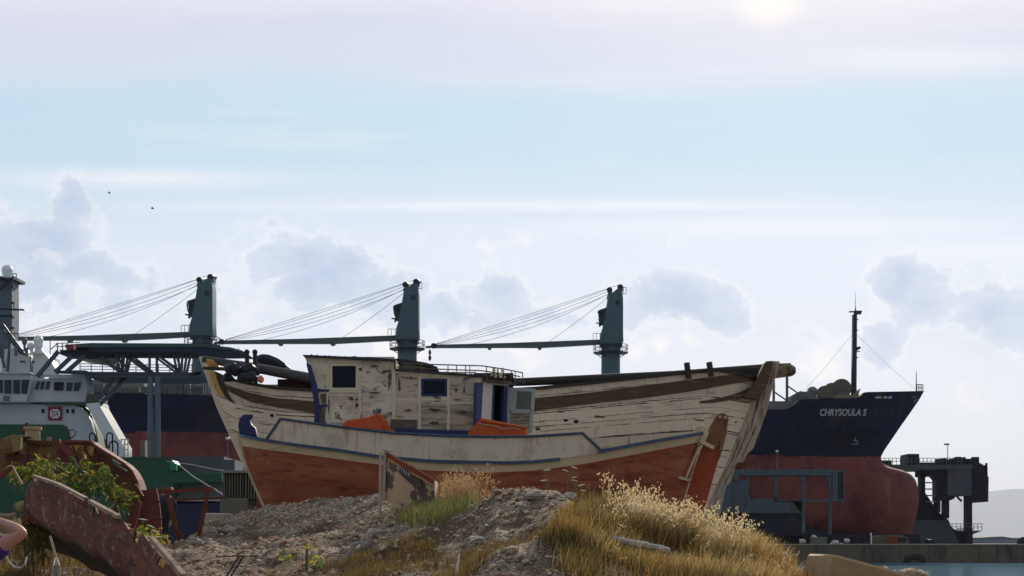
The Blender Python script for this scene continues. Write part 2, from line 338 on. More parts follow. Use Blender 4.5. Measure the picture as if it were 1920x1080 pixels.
mt['crane'] = M('crane_grey_green', (.062, .112, .128), .6, var=.2, vs=.3, patches=[((.06, .08, .085), .5, (1, 1, .3), .55, .7, .6)])
mt['crane_dark'] = M('crane_dark_fittings', (.018, .03, .04), .6, var=.3)
mt['crane_boom'] = M('crane_boom_green', (.07, .10, .095), .6, var=.2)
mt['letter'] = M('white_lettering', (.42, .42, .42), .7, var=.25, vs=2, bump=0)
mt['white_ship'] = M('white_ship_paint', (.62, .63, .62), .5, var=.08, vs=.4, patches=[((.42, .42, .40), .8, (1, 1, .3), .58, .75, .5)])
mt['lowwhite'] = M('greyed_white_paint', (.46, .48, .49), .55, var=.1, vs=.4, patches=[((.30, .31, .32), .7, (1, 1, .4), .55, .75, .5)])
mt['green_ship'] = M('green_ship_paint', (.014, .075, .038), .55, var=.25, vs=.3, patches=[((.02, .06, .04), .6, (1, 1, .4), .55, .7, .6)])
mt['teal_glass'] = M('teal_bridge_glass', (.010, .040, .045), .25, var=.2, bump=0, spec=.2)
mt['mast_grey'] = M('mast_grey', (.10, .125, .15), .6, var=.2)
mt['truss'] = M('helideck_steel', (.055, .075, .09), .6, var=.3)
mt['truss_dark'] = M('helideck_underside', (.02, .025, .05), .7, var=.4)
mt['deckgreen'] = M('helideck_top_grey_green', (.055, .085, .08), .7)
mt['cream_boat'] = M('rescue_boat_cream', (.55, .50, .38), .6)
mt['magenta'] = M('magenta_sign_paint', (.26, .02, .06), .6, var=.1, bump=0)
mt['radome'] = M('radome_white', (.75, .75, .72), .4, var=.03, bump=0)
mt['dock'] = M('floating_dock_grey', (.070, .090, .108), .8, var=.25, vs=.4, patches=[((.055, .05, .05), .7, (1, 1, .25), .54, .68, .75), ((.16, .17, .17), .4, (1, 1, 1), .58, .7, .5)], bump=.1)
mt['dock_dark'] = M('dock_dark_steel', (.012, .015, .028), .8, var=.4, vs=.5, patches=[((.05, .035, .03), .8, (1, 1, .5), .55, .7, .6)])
mt['tank'] = M('dock_tank_plate', (.075, .09, .11), .8, var=.3, vs=.4, patches=[((.09, .05, .035), .7, (1, 1, .5), .54, .68, .7)])
mt['quay'] = M('stained_quay_concrete', (.12, .10, .072), .9, var=.3, vs=.5, patches=[((.05, .045, .04), .6, (1, 1, .25), .50, .66, .8), ((.11, .12, .07), .8, (1, 1, .4), .58, .7, .5)], bump=.3)
mt['quay_top'] = M('quay_edge_concrete', (.32, .26, .20), .9, var=.25, vs=.6)
mt['concrete'] = M('old_concrete', (.40, .34, .26), .95, var=.25, vs=3, patches=[((.20, .16, .11), 4, (1, 1, 1), .55, .68, .6)], bump=.5)
mt['greyblock'] = M('grey_concrete_block', (.14, .14, .12), .95, var=.3, vs=3, bump=.4)
mt['greydebris'] = M('pale_debris', (.52, .47, .40), .9, var=.25)
mt['skin'] = M('skin', (.47, .22, .145), .6, var=.22, vs=9, bump=.12, patches=[((.42, .15, .10), 5, (1, 1, 1), .52, .7, .5)])
mt['purple'] = M('purple_shirt_cotton', (.045, .03, .17), .85, var=.15)
mt['lavender'] = M('lavender_trousers', (.22, .22, .48), .85, var=.1)
mt['hair'] = M('brown_hair', (.05, .03, .02), .6, var=.4)
mt['cameracase'] = M('camera_black', (.02, .02, .02), .4)
mt['birdm'] = M('dark_feathers', (.08, .08, .09), .8)
mt['stick'] = M('bleached_stick', (.66, .60, .48), .8, var=.1)
mt['bark'] = M('grey_stem_bark', (.13, .10, .07), .9, var=.3)
mt['petal'] = M('white_petals', (.74, .72, .62), .7, var=.1, bump=0)
mt['stem'] = M('dry_green_stem', (.16, .17, .06), .8)
mt['slat'] = M('dull_metal_slats', (.16, .15, .12), .7, var=.3)
mt['leaf'] = attr_mat('foliage_leaves', .6, .45)
mt['grass'] = attr_mat('grass_blades', .7, .42)
mt['stone'] = attr_mat('loose_stones', .9, 0)
# ------------------------------------------------------------------ numpy noise and terrain
def vnoise(x, y, seed=0):
    xi = np.floor(x).astype(np.int64); yi = np.floor(y).astype(np.int64); xf = x - xi; yf = y - yi
    def h(a, b):
        n = (a * 374761393 + b * 668265263 + seed * 974634777) & 0xffffffff
        n = ((n ^ (n >> 13)) * 1274126177) & 0xffffffff
        return ((n ^ (n >> 16)) & 0xffff) / 65535.0
    u = xf * xf * (3 - 2 * xf); v = yf * yf * (3 - 2 * yf)
    return (h(xi, yi) * (1 - u) + h(xi + 1, yi) * u) * (1 - v) + (h(xi, yi + 1) * (1 - u) + h(xi + 1, yi + 1) * u) * v
def fbm(x, y, sc, oct=4, seed=0):
    t = 0; a = 1; s = 0
    for k in range(oct):
        t = t + a * (vnoise(x * sc, y * sc, seed + k) - .5); s += a; a *= .5; sc *= 2.03
    return t / s
CR = [(-500, 940), (-100, 955), (0, 965), (100, 985), (200, 1003), (280, 1022), (325, 1026), (350, 1008), (400, 978), (440, 965), (500, 950), (600, 938), (700, 929), (760, 938), (820, 940), (880, 938), (930, 929),
      (1000, 924), (1050, 925), (1090, 948), (1150, 982), (1250, 1008), (1350, 1022), (1420, 1030), (1470, 1050), (1500, 1068), (1530, 1086), (1560, 1108), (1640, 1180), (1800, 1230), (2600, 1240)]
YC = [(-500, 26), (330, 31), (420, 36), (640, 36), (760, 29), (930, 23), (1100, 22), (2600, 22)]
crx, cry = np.array([a for a, b in CR], float), np.array([b for a, b in CR], float)
ycx, ycy = np.array([a for a, b in YC], float), np.array([b for a, b in YC], float)
def terrain(x, Y):
    x = np.asarray(x, float); Y = np.asarray(Y, float)
    px = 960 + F * x / np.maximum(Y, 1)
    c = np.interp(px, crx, cry); Yc = np.interp(px, ycx, ycy)
    zc = EYE + (HZ - c) * Yc / F
    s = np.clip((Y - 12.0) / (Yc - 12.0), 0, 1)
    front = 1.3 + (zc - 1.3) * (s ** .92)
    back = 1.6 + (zc - 1.6) * np.exp(-((Y - Yc) / 4.5) ** 2)
    z = np.where(Y < Yc, front, back)
    amp = np.clip((zc - 1.3) / 1.5, .25, 1)
    z = z + amp * (fbm(x, Y, .55, 3, 3) * .85 * np.clip(np.abs(Y - Yc) / 3, .12, 1) + fbm(x, Y, 1.7, 4, 9) * .22 + fbm(x, Y, 7, 3, 5) * .06)
    z = np.where(Y > 60, z - (Y - 60) * .45, z)
    return np.maximum(z, -1.5)
def gz(x, Y): return float(terrain(x, Y))
def ground(px, py, y0=13.0, y1=40.0):                 # where the line of sight through a photo point first meets the ground
    Ys = np.linspace(y0, y1, 800); x = (px - 960) / F * Ys
    pr = HZ - (terrain(x, Ys) - EYE) / Ys * F
    i = np.nonzero(pr <= py)[0]
    Y = Ys[i[0]] if len(i) else Ys[np.argmin(pr)]
    xx = (px - 960) / F * Y
    return Vector((xx, Y, gz(xx, Y)))

pxs = np.concatenate([np.arange(-700, -40, 16), np.arange(-40, 1640, 3.0), np.arange(1640, 2700, 16)])
Yr = np.concatenate([np.arange(3, 12, .5), np.arange(12, 34, .11), np.arange(34, 66, .7)])
XX = (pxs[None, :] - 960) / F * Yr[:, None]; YY = np.repeat(Yr[:, None], len(pxs), 1)
# widen the near part so that the land reaches round the camera
ZZ = terrain(XX, YY)
nr, nc = XX.shape
verts = np.stack([XX, YY, ZZ], -1).reshape(-1, 3)
idx = np.arange(nr * nc).reshape(nr, nc)
quads = np.stack([idx[:-1, :-1], idx[:-1, 1:], idx[1:, 1:], idx[1:, :-1]], -1).reshape(-1, 4)
def fast_mesh(name, verts, faces, mat, cols=None, smooth=False):
    me = bpy.data.meshes.new(name); nv = len(verts); k = faces.shape[1]; nf = len(faces)
    me.vertices.add(nv); me.vertices.foreach_set('co', np.ascontiguousarray(verts, dtype=np.float32).ravel())
    me.loops.add(nf * k); me.loops.foreach_set('vertex_index', np.ascontiguousarray(faces, dtype=np.int32).ravel())
    me.polygons.add(nf); me.polygons.foreach_set('loop_start', np.arange(0, nf * k, k, dtype=np.int32))
    me.polygons.foreach_set('use_smooth', np.full(nf, smooth))
    if cols is not None:
        a = me.attributes.new('Col', 'FLOAT_COLOR', 'POINT'); a.data.foreach_set('color', np.ascontiguousarray(cols, dtype=np.float32).ravel())
    me.update(calc_edges=True); me.validate(); me.materials.append(mat)
    o = bpy.data.objects.new(name, me); col.objects.link(o); return o

gm = bpy.data.materials.new('rubble_soil'); gm.use_nodes = True; T = NT(gm.node_tree); T.n.clear()
o_ = T.new('ShaderNodeOutputMaterial'); b_ = T.new('ShaderNodeBsdfPrincipled'); b_.inputs['Roughness'].default_value = .95; b_.inputs['Specular IOR Level'].default_value = .1
tcx = T.new('ShaderNodeTexCoord'); co = tcx.outputs['Object']
vor = T.new('ShaderNodeTexVoronoi'); T.l.new(co, vor.inputs['Vector']); vor.inputs['Scale'].default_value = 30; vor.inputs['Randomness'].default_value = 1
vs_ = T.new('ShaderNodeSeparateColor'); T.l.new(vor.outputs['Color'], vs_.inputs[0])
c_ = T.ramp(vs_.outputs[0], [(0, (.065, .043, .028)), (.3, (.25, .18, .12)), (.7, (.45, .335, .23)), (1, (.64, .51, .38))])
c_ = T.mix(T.smooth(T.noise(co, 1.2, 5), .42, .62), c_, (.16, .105, .065))
c_ = T.mix(T.m('MULTIPLY', T.smooth(T.noise(co, .7, 4), .5, .7), .6), c_, (.10, .072, .042))
T.l.new(c_, b_.inputs['Base Color'])
bn = T.new('ShaderNodeBump'); bn.inputs['Strength'].default_value = 1; bn.inputs['Distance'].default_value = .05
T.l.new(T.m('ADD', T.m('MULTIPLY', vor.outputs['Distance'], -1.0), T.noise(co, 9, 6, .65)), bn.inputs['Height']); T.l.new(bn.outputs[0], b_.inputs['Normal'])
T.l.new(b_.outputs[0], o_.inputs[0])
land = fast_mesh('ground', verts, quads, gm, smooth=True); tag(land, kind='structure')

wm = bpy.data.materials.new('harbour_water'); wm.use_nodes = True; T = NT(wm.node_tree); T.n.clear()
o_ = T.new('ShaderNodeOutputMaterial'); b_ = T.new('ShaderNodeMixShader'); b_.inputs[0].default_value = .30; df = T.new('ShaderNodeBsdfDiffuse'); gs = T.new('ShaderNodeBsdfGlossy'); gs.inputs['Roughness'].default_value = .06; T.l.new(df.outputs[0], b_.inputs[1]); T.l.new(gs.outputs[0], b_.inputs[2])
tcx = T.new('ShaderNodeTexCoord'); co = tcx.outputs['Object']
T.l.new(T.mix(T.noise(T.scalev(co, (.03, .12, 1)), 1, 4), (.045, .085, .108), (.10, .15, .178)), df.inputs[0])
bn = T.new('ShaderNodeBump'); bn.inputs['Strength'].default_value = .9; bn.inputs['Distance'].default_value = .35
T.l.new(T.noise(T.scalev(co, (.3, .8, 1)), 1.0, 5, .6), bn.inputs['Height']); T.l.new(bn.outputs[0], df.inputs['Normal']); bn2 = T.new('ShaderNodeBump'); bn2.inputs['Strength'].default_value = .16; bn2.inputs['Distance'].default_value = .3; T.l.new(T.noise(T.scalev(co, (.3, .8, 1)), 1.0, 5, .6), bn2.inputs['Height']); T.l.new(bn2.outputs[0], gs.inputs['Normal']); gs.inputs['Color'].default_value = (.45, .6, .7, 1); T.l.new(b_.outputs[0], o_.inputs[0])
wv = np.array([[-26000, -300, 0], [26000, -300, 0], [26000, 52000, 0], [-26000, 52000, 0]], float)
tag(fast_mesh('water', wv, np.array([[0, 1, 2, 3]]), wm), kind='structure')

# ------------------------------------------------------------------ far shore, quay
m = MB(); n = 60
prof = [(i, 78 * math.exp(-((i - 34) / 9.0) ** 2) + 46 * math.exp(-((i - 46) / 11.0) ** 2) + 30 * math.exp(-((i - 18) / 9.0) ** 2) + 5 * mnoise.noise(Vector((i * .45, 0, 0)))) for i in range(n + 1)]
mid = []
for i, h in prof:
    px = 1180 + i * 20; Yd = 30000
    mid.append(((px - 960) / F * Yd, max(h, 0) / F * Yd))
vs = []; fs = []
for j, (dy, k) in enumerate([(-1500, 0), (-700, .55), (0, 1), (900, .5), (1800, 0)]):
    for x, h in mid: vs.append((x, 30000 + dy + 200 * mnoise.noise(Vector((x * .001, j, 0))), h * k - (20 if k == 0 else 0)))
for j in range(4):
    for i in range(n): fs.append((j * (n + 1) + i, j * (n + 1) + i + 1, (j + 1) * (n + 1) + i + 1, (j + 1) * (n + 1) + i))
m.add(vs, fs); m.build('hills', M('far_hill_scrub', (.10, .11, .09), .9, bump=0), tags=dict(kind='structure'))

m = MB(); pts = [(1380, 1016)]
for i in range(60):
    px = 1380 + i * 20; pts.append((px, 1008.5 - 2.2 * mnoise.noise(Vector((i * .6, 3, 0))) - (2.5 if 1850 < px < 1900 else 0)))
pts.append((2570, 1016)); m.prism(pts, 900, 40, 0)
m.pbox(1380, 1011.5, 2570, 1021, 860, 20, 1)
m.build('breakwater', [M('breakwater_rock', (.10, .10, .10), .9, vs=.2), M('breakwater_wall', (.15, .18, .22), .8, vs=.1)], tags=dict(label='long low breakwater across the far harbour under the faint mountain', cat='breakwater'))

m = MB()
qz = 2.3
x0, x1 = P(1250, 0, 209).x, P(2400, 0, 209).x
m.box(((x0 + x1) / 2, 209 + 43, qz / 2 - .7), x1 - x0, 86, qz + 1.4, 0)
m.box(((x0 + x1) / 2, 208.9 + .6, qz + .08), x1 - x0, 1.3, .16, 1)
for i in range(16):
    x = x0 + 6 + i * (x1 - x0) / 16 + random.uniform(-1, 1); m.box((x, 208.9, 1.2), .35, .14, 2.0, 0)
m.build('quay', [mt['quay'], mt['quay_top']], tags=dict(kind='structure'))
m = MB()                                              # drain mouth and fenders in the quay wall
for px, w, h in ((1716, 3.2, 1.3),):
    for k in range(9):
        a = math.pi * k / 8
        m.ball(P(px + math.cos(a) * 15, 1051 - math.sin(a) * 7, 208.8), .38, (1, .6, 1), 8, 6)
m.build('quay_fender', mt['blackrub'], tags=dict(label='low dark arch of old tyres on the quay wall at the waterline', cat='fender'))
m = MB(); m.ball((P(1918, 1017, 211)), .8, (1, .6, .95), 16, 10); m.rough(.04, 2)
m.build('rubber_fender', mt['blackrub'], tags=dict(label='dark round fender standing on the quay at the right edge', cat='fender'))

# ------------------------------------------------------------------ hulls
class Hull:
    def __init__(s, D, top, bot, L, Rr, B, inner=None):
        s.D = D if callable(D) else (lambda p: D); s.top = top; s.bot = bot; s.L = L; s.R = Rr; s.B = B
        s.Lr = [(y, x) for x, y in L]; s.Rr = [(y, x) for x, y in Rr]
    def ends(s, t):
        yl = s.L[0][1] + (s.L[-1][1] - s.L[0][1]) * t; yr = s.R[0][1] + (s.R[-1][1] - s.R[0][1]) * t
        return interp(yl, s.Lr), interp(yr, s.Rr)
    def pix(s, u, t):
        l, r = s.ends(t); l0, r0 = s.ends(0); l1, r1 = s.ends(1)
        return l + (r - l) * u, interp(l0 + (r0 - l0) * u, s.top) * (1 - t) + interp(l1 + (r1 - l1) * u, s.bot) * t
    def pos(s, u, t, off=0.0, side=1):
        px, py = s.pix(u, t); b = s.B(u, t, px, py) + off; d = s.D(px)
        p = P(px, py, d - b)
        if side < 0: p.y = d + b
        return p
    def inv(s, px, py):
        u = t = .4
        for _ in range(24):
            l, r = s.ends(t); u = min(max((px - l) / (r - l), 0), 1)
            l0, r0 = s.ends(0); l1, r1 = s.ends(1)
            a = interp(l0 + (r0 - l0) * u, s.top); b = interp(l1 + (r1 - l1) * u, s.bot); t = min(max((py - a) / (b - a), 0), 1)
        return u, t
    def at(s, px, py, off=0.0, side=1):
        u, t = s.inv(px, py); b = s.B(u, t, px, py) + off; d = s.D(px); p = P(px, py, d - b)
        if side < 0: p.y = d + b
        return p
    def mesh(s, name, mats, zone, nu, ts, parent, length, girth, us=None):
        us = us or [i / nu for i in range(nu + 1)]; nu = len(us) - 1
        o0 = origin(parent); me = bpy.data.meshes.new(name); vs = []; fs = []; mi = []; uvs = []
        for side in (1, -1):
            k = len(vs)
            for t in ts:
                for u in us: vs.append(s.pos(u, t, 0, side) - o0); uvs.append((u * length, t * girth))
            for j in range(len(ts) - 1):
                for i in range(nu):
                    q = (k + j * (nu + 1) + i, k + j * (nu + 1) + i + 1, k + (j + 1) * (nu + 1) + i + 1, k + (j + 1) * (nu + 1) + i)
                    fs.append(q if side > 0 else q[::-1]); px, py = s.pix((us[i] + us[i + 1]) / 2, (ts[j] + ts[j + 1]) / 2); mi.append(zone((us[i] + us[i + 1]) / 2, (ts[j] + ts[j + 1]) / 2, px, py))
        n1 = len(ts) * (nu + 1)                       # deck between the two sides, bottom and both ends closed
        for i in range(nu):
            fs.append((i, n1 + i, n1 + i + 1, i + 1)); mi.append(len(mats) - 1)
            a = (len(ts) - 1) * (nu + 1) + i; fs.append((a, a + 1, n1 + a + 1, n1 + a)); mi.append(0)
        for j in range(len(ts) - 1):
            for i in (0, nu):
                a, b = j * (nu + 1) + i, (j + 1) * (nu + 1) + i; fs.append((a, b, n1 + b, n1 + a) if i == 0 else (b, a, n1 + a, n1 + b)); mi.append(zone(i / nu, ts[j], *s.pix(i / nu, ts[j])))
        me.from_pydata(vs, [], fs)
        ul = me.uv_layers.new(name='UVMap')
        for lp in me.loops: ul.data[lp.index].uv = uvs[lp.vertex_index]
        for p, k in zip(me.polygons, mi): p.material_index = k
        for m_ in mats: me.materials.append(m_)
        me.shade_smooth(); me.set_sharp_from_angle(angle=R(40))
        o = bpy.data.objects.new(name, me); col.objects.link(o); o.parent = parent; return o
    def rail(s, name, mat, pts, w, h, parent, off=0.02, both=True, n=40, tags=None):    # a rubbing strake or cap rail following photo points along the side
        m = MB(); ks = np.linspace(pts[0][0], pts[-1][0], n)
        for side in ((1, -1) if both else (1,)):
            sec = []
            for k in ks:
                py = interp(k, pts); p = s.at(k, py, off, side); sec.append(p)
            vs = []
            for p in sec:
                yy = -side
                for a, b in ((0, -.5), (1, -.5), (1, .5), (0, .5)): vs.append(p + Vector((0, yy * (a * w - .03), b * h)))
            q = len(sec); fs = [(i * 4 + j, i * 4 + (j + 1) % 4, (i + 1) * 4 + (j + 1) % 4, (i + 1) * 4 + j) for i in range(q - 1) for j in range(4)] + [(0, 1, 2, 3), ((q - 1) * 4 + 3, (q - 1) * 4 + 2, (q - 1) * 4 + 1, (q - 1) * 4)]
            m.add(vs, fs)
        o = m.build(name, mat, parent)
        return tag(o, **tags) if tags else o

# ------------------------------------------------------------------ bulk carrier in the dock
def YS(px): return 239.0 + (px - 1147) * .0131
ship = thing('cargo_ship', 'long navy and red bulk carrier with bulbous bow and three deck cranes', 'ship', P(800, 1000, YS(800)))
topS = [(-200, 733), (170, 736), (395, 741), (1380, 768), (1475, 768), (1488, 760), (1500, 749), (1606, 746), (1614, 742), (1620, 735), (1733, 733)]
botS = [(-200, 1002), (1700, 1004)]
bowS = [(1733, 733), (1722, 752), (1706, 775), (1689, 799), (1672, 824), (1659, 843), (1651, 858), (1655, 869), (1672, 877), (1694, 882), (1708, 889), (1717, 900), (1722, 918), (1723, 940), (1720, 962), (1715, 985), (1708, 1004)]
def BS(u, t, px, py):
    s_ = max(0, (px - 1180) / (interp(py, [(y, x) for x, y in bowS if y <= 858] + [(870, 1660), (1004, 1668)]) - 1180)); s_ = min(s_, 1)
    flare = max(0, 1 - t / .45)
    b = 11.5 * (1 - s_ ** (1.7 + 1.6 * flare)) ** (.8)
    g = 1 if t < .82 else math.sqrt(max(0, 1 - ((t - .82) / .18) ** 2)) * .85 + .15
    b *= g
    if py > 862 and px > 1520:
        r_ = interp(py, [(y, x) for x, y in bowS]); q = min(1, max(0, (px - 1600) / (r_ - 1600 + .01)))
        v = math.sin(math.pi * min(1, max(0, (py - 862) / 170))) ** .5
        w_ = min(1, (px - 1520) / 130); w_ = w_ * w_ * (3 - 2 * w_); bb_ = 5.2 * math.sqrt(max(0, 1 - q ** 2.6)) * v * w_; b = (b ** 4 + bb_ ** 4) ** .25
    return b
H = Hull(YS, topS, botS, [(-200, 733), (-200, 1002)], bowS, BS)
redline = lambda px: interp(px, [(-200, 806), (440, 812), (900, 835), (1380, 853), (1760, 857)])
us = [i / 30 * .72 for i in range(30)] + [.72 + .28 * (i / 70) ** .85 for i in range(71)]
tsS = [i / 64 for i in range(65)]
H.mesh('hull', [mt['navy'], mt['shipred'], mt['shipgrey']], lambda u, t, px, py: 1 if py > redline(px) else 0, 0, tsS, ship, 150, 20, us)
# lettering laid on the side
def text_on(hull, txt, x0, x1, ybase, ytop, name, parent, off=.1, shear=.25, mat=None, bold=.012):
    cu = bpy.data.curves.new('t', 'FONT'); cu.body = txt; cu.size = 1; cu.shear = shear; cu.offset = bold; cu.resolution_u = 3
    ob = bpy.data.objects.new('t', cu); col.objects.link(ob); dg = bpy.context.evaluated_depsgraph_get()
    me = bpy.data.meshes.new_from_object(ob.evaluated_get(dg)); bpy.data.objects.remove(ob)
    xs = [v.co.x for v in me.vertices]; ys = [v.co.y for v in me.vertices]; a, b = min(xs), max(xs); c, d = min(ys), max(ys)
    m = MB(); vs = []
    for v in me.vertices:
        px = x0 + (v.co.x - a) / (b - a) * (x1 - x0); py = ybase + (v.co.y - c) / (d - c) * (ytop - ybase)
        vs.append(hull(px, py) + Vector((0, -off, 0)))
    m.add(vs, [tuple(p.vertices) for p in me.polygons]); return m.build(name, mat or mt['letter'], parent, smooth=0)
text_on(lambda x, y: H.at(x, y), 'CHRYSOULA S', 1537, 1625, 780, 766.5, 'name_lettering', ship, bold=.03)
m = MB()                                              # bulb mark
for a, b in (((1598, 832.5), (1608, 832.5)), ((1608, 832.5), (1608, 827)), ((1608, 827), (1601, 826.5)), ((1601, 826.5), (1605, 820))):
    m.beam(H.at(*a) + Vector((0, -.12, 0)), H.at(*b) + Vector((0, -.12, 0)), .09)
m.build('bulb_mark', mt['letter'], ship)
for a, b in ((1641, 1651), (1656, 1662), (1665, 1671)):
    m = MB(); m.beam(H.at(a, 745.5) + Vector((0, -.1, 0)), H.at(b, 745) + Vector((0, -.1, 0)), .2, .28); m.build('mooring_port', mt['letter'], ship)
m = MB()
for a, b in (((1709, 746), (1716, 744)), ((1713, 752), (1720, 748)), ((1712, 756), (1716, 753))): m.beam(H.at(*a) + Vector((0, -.15, 0)), H.at(*b) + Vector((0, -.15, 0)), .15, .2)
m.build('bow_fittings', mt['crane'], ship)
# forecastle gear
m = MB(); 
for x_, y_, r_ in ((1546, 738, 1.2), (1560, 733, 1.25), (1578, 728.5, 1.5)):
    for a_, b_, k_ in ((-1.6, -1.3, 1), (-1.3, 1.3, .72), (1.3, 1.6, 1)): m.tube(P(x_, y_, YS(x_) + a_), P(x_, y_, YS(x_) + b_), r_ * k_, n=20)
m.p = m.p[:]
m.pbox(1538, 739, 1590, 746, YS(1548) - 2, 4); m.pbox(1552, 728, 1568, 742, YS(1548) - 1, 3); m.pbox(1568, 735, 1590, 741, YS(1548) - 2, 3); m.rough(.05, .8)
m.build('windlass', M('windlass_brown_grey', (.13, .11, .09), .8), ship)
m = MB(); m.pbox(1568, 740, 1612, 747, YS(1590) - 5, 8); m.prism([(1603, 738), (1614, 728), (1611, 736), (1606, 747), (1600, 747)], YS(1600) - 2, 4); m.build('deck_platform', M('deck_ochre_grey', (.20, .17, .11), .8), ship)
m = MB(); m.prism([(1484, 742), (1500, 733), (1512, 735), (1517, 730), (1526, 734), (1530, 742), (1532, 748), (1484, 762)], YS(1500) - 6, 6); m.ball(P(1523, 735, YS(1523)), .9); m.rough(.15, .9); m.build('deck_store', mt['shipgrey'], ship)
m = MB(); m.pbox(1380, 752, 1484, 770, YS(1430) - 9, 8); m.build('hatch_coaming', mt['shipgrey'], ship)
m = MB()
for x in (1451, 1476): m.pbox(x - 2.2, 700, x + 2.2, 753, YS(1460) - 6, .35)
m.beam(P(1452, 735, YS(1450) - 6), P(1484, 757, YS(1450) - 6), .2); m.beam(P(1477, 724, YS(1450) - 6), P(1500, 740, YS(1450) - 6), .2)
m.build('boom_rest', mt['shipgrey'], ship)
# foremast
m = MB(); X = 1602; Yb = YS(X)
m.tube(P(1601, 746, Yb), P(1604, 583, Yb), .42, .26, 12); m.tube(P(1604, 583, Yb), P(1604, 574, Yb), .12, .04, 6); m.tube(P(1604, 574, Yb), P(1603.5, 546, Yb), .045, .02, 5)
m.poly([P(1598, 740, Yb - .5), P(1600, 590, Yb - .4)], .06, 5); m.poly([P(1596, 740, Yb - .5), P(1598.5, 590, Yb - .4)], .06, 5)
for k in range(30): m.beam(P(1596.5, 738 - k * 5, Yb - .5), P(1600, 738 - k * 5, Yb - .5), .06)
for y in (600, 620, 652, 660, 671): m.beam(P(1600, y, Yb), P(1612 if y in (652, 660) else 1609, y - 1, Yb), .16)
m.beam(P(1604, 657, Yb), P(1613, 651, Yb), .35); m.box(P(1608, 586, Yb), 1.0, .8, .5); m.box(P(1604, 584.5, Yb), 1.9, .9, .12)
m.build('foremast', mt['crane_dark'], ship)
m = MB(); m.poly([P(1597, 628, Yb), P(1546, 690, Yb), P(1508, 732, Yb)], .018, 4); m.poly([P(1604, 625, Yb), P(1660, 680, Yb + .5), P(1716, 730, Yb + 1)], .018, 4); m.build('forestay', mt['crane_dark'], ship)
m = MB(); Yb = YS(1720); m.tube(P(1718, 734, Yb), P(1718, 696, Yb), .1, .05, 6)
for x in (1719, 1722, 1725, 1728, 1730.5): m.beam(P(x, 734, Yb), P(x, 721, Yb), .09)
m.beam(P(1717, 721, Yb), P(1731, 721, Yb), .1); m.beam(P(1717, 727, Yb), P(1731, 727, Yb), .08); m.build('bow_pulpit', mt['shipgrey'], ship)
# hatches and rail of the main deck on the left
m = MB()
for x0, x1 in ((-150, 60), (75, 270), (300, 345), (430, 700), (800, 1080), (1190, 1370)):
    yy = interp((x0 + x1) / 2, topS); m.prism([(x0, yy - 25), (x1, yy - 24), (x1, yy + 1), (x0, yy + 1)], lambda p: YS(p) - 8, 16)
m.build('hatch_cover', M('hatch_cover_grey', (.20, .20, .175), .8, vs=.3, patches=[((.09, .07, .05), .6, (1, 1, .5), .55, .7, .7)]), ship)
m = MB()
for i in range(150):
    x = 160 + i * 8.3
    if x > 1370: break
    yy = interp(x, topS); m.beam(P(x, yy + .5, YS(x) - 11.2), P(x, yy - 12, YS(x) - 11.2), .07)
for h in (4, 8, 12): m.beam(P(150, interp(150, topS) - h, YS(150) - 11.2), P(1380, interp(1380, topS) - h, YS(1380) - 11.2), .07)
m.build('deck_railing', mt['shipgrey'], ship)
m = MB()
for x in (186, 222, 248, 279, 300, 326, 352, 371): m.box(P(x, 731, YS(x) - 10), random.uniform(.5, 2), 1.2, random.uniform(.5, 1.5))
for k in range(20): m.box(P(312 + k * 4.3, 727, YS(320) - 10), .16, .3, 1.8)
m.build('deck_fittings', mt['shipgrey'], ship)
m = MB(); Yb = YS(310) - 9; m.beam(P(300, 740, Yb), P(300, 716, Yb), .5); m.beam(P(300, 717, Yb), P(372, 718, Yb), .3); m.beam(P(345, 740, Yb), P(345, 718, Yb), .5); m.beam(P(315, 728, Yb), P(372, 728, Yb), .25)
m.build('pipe_gantry', mt['rusty'], ship)

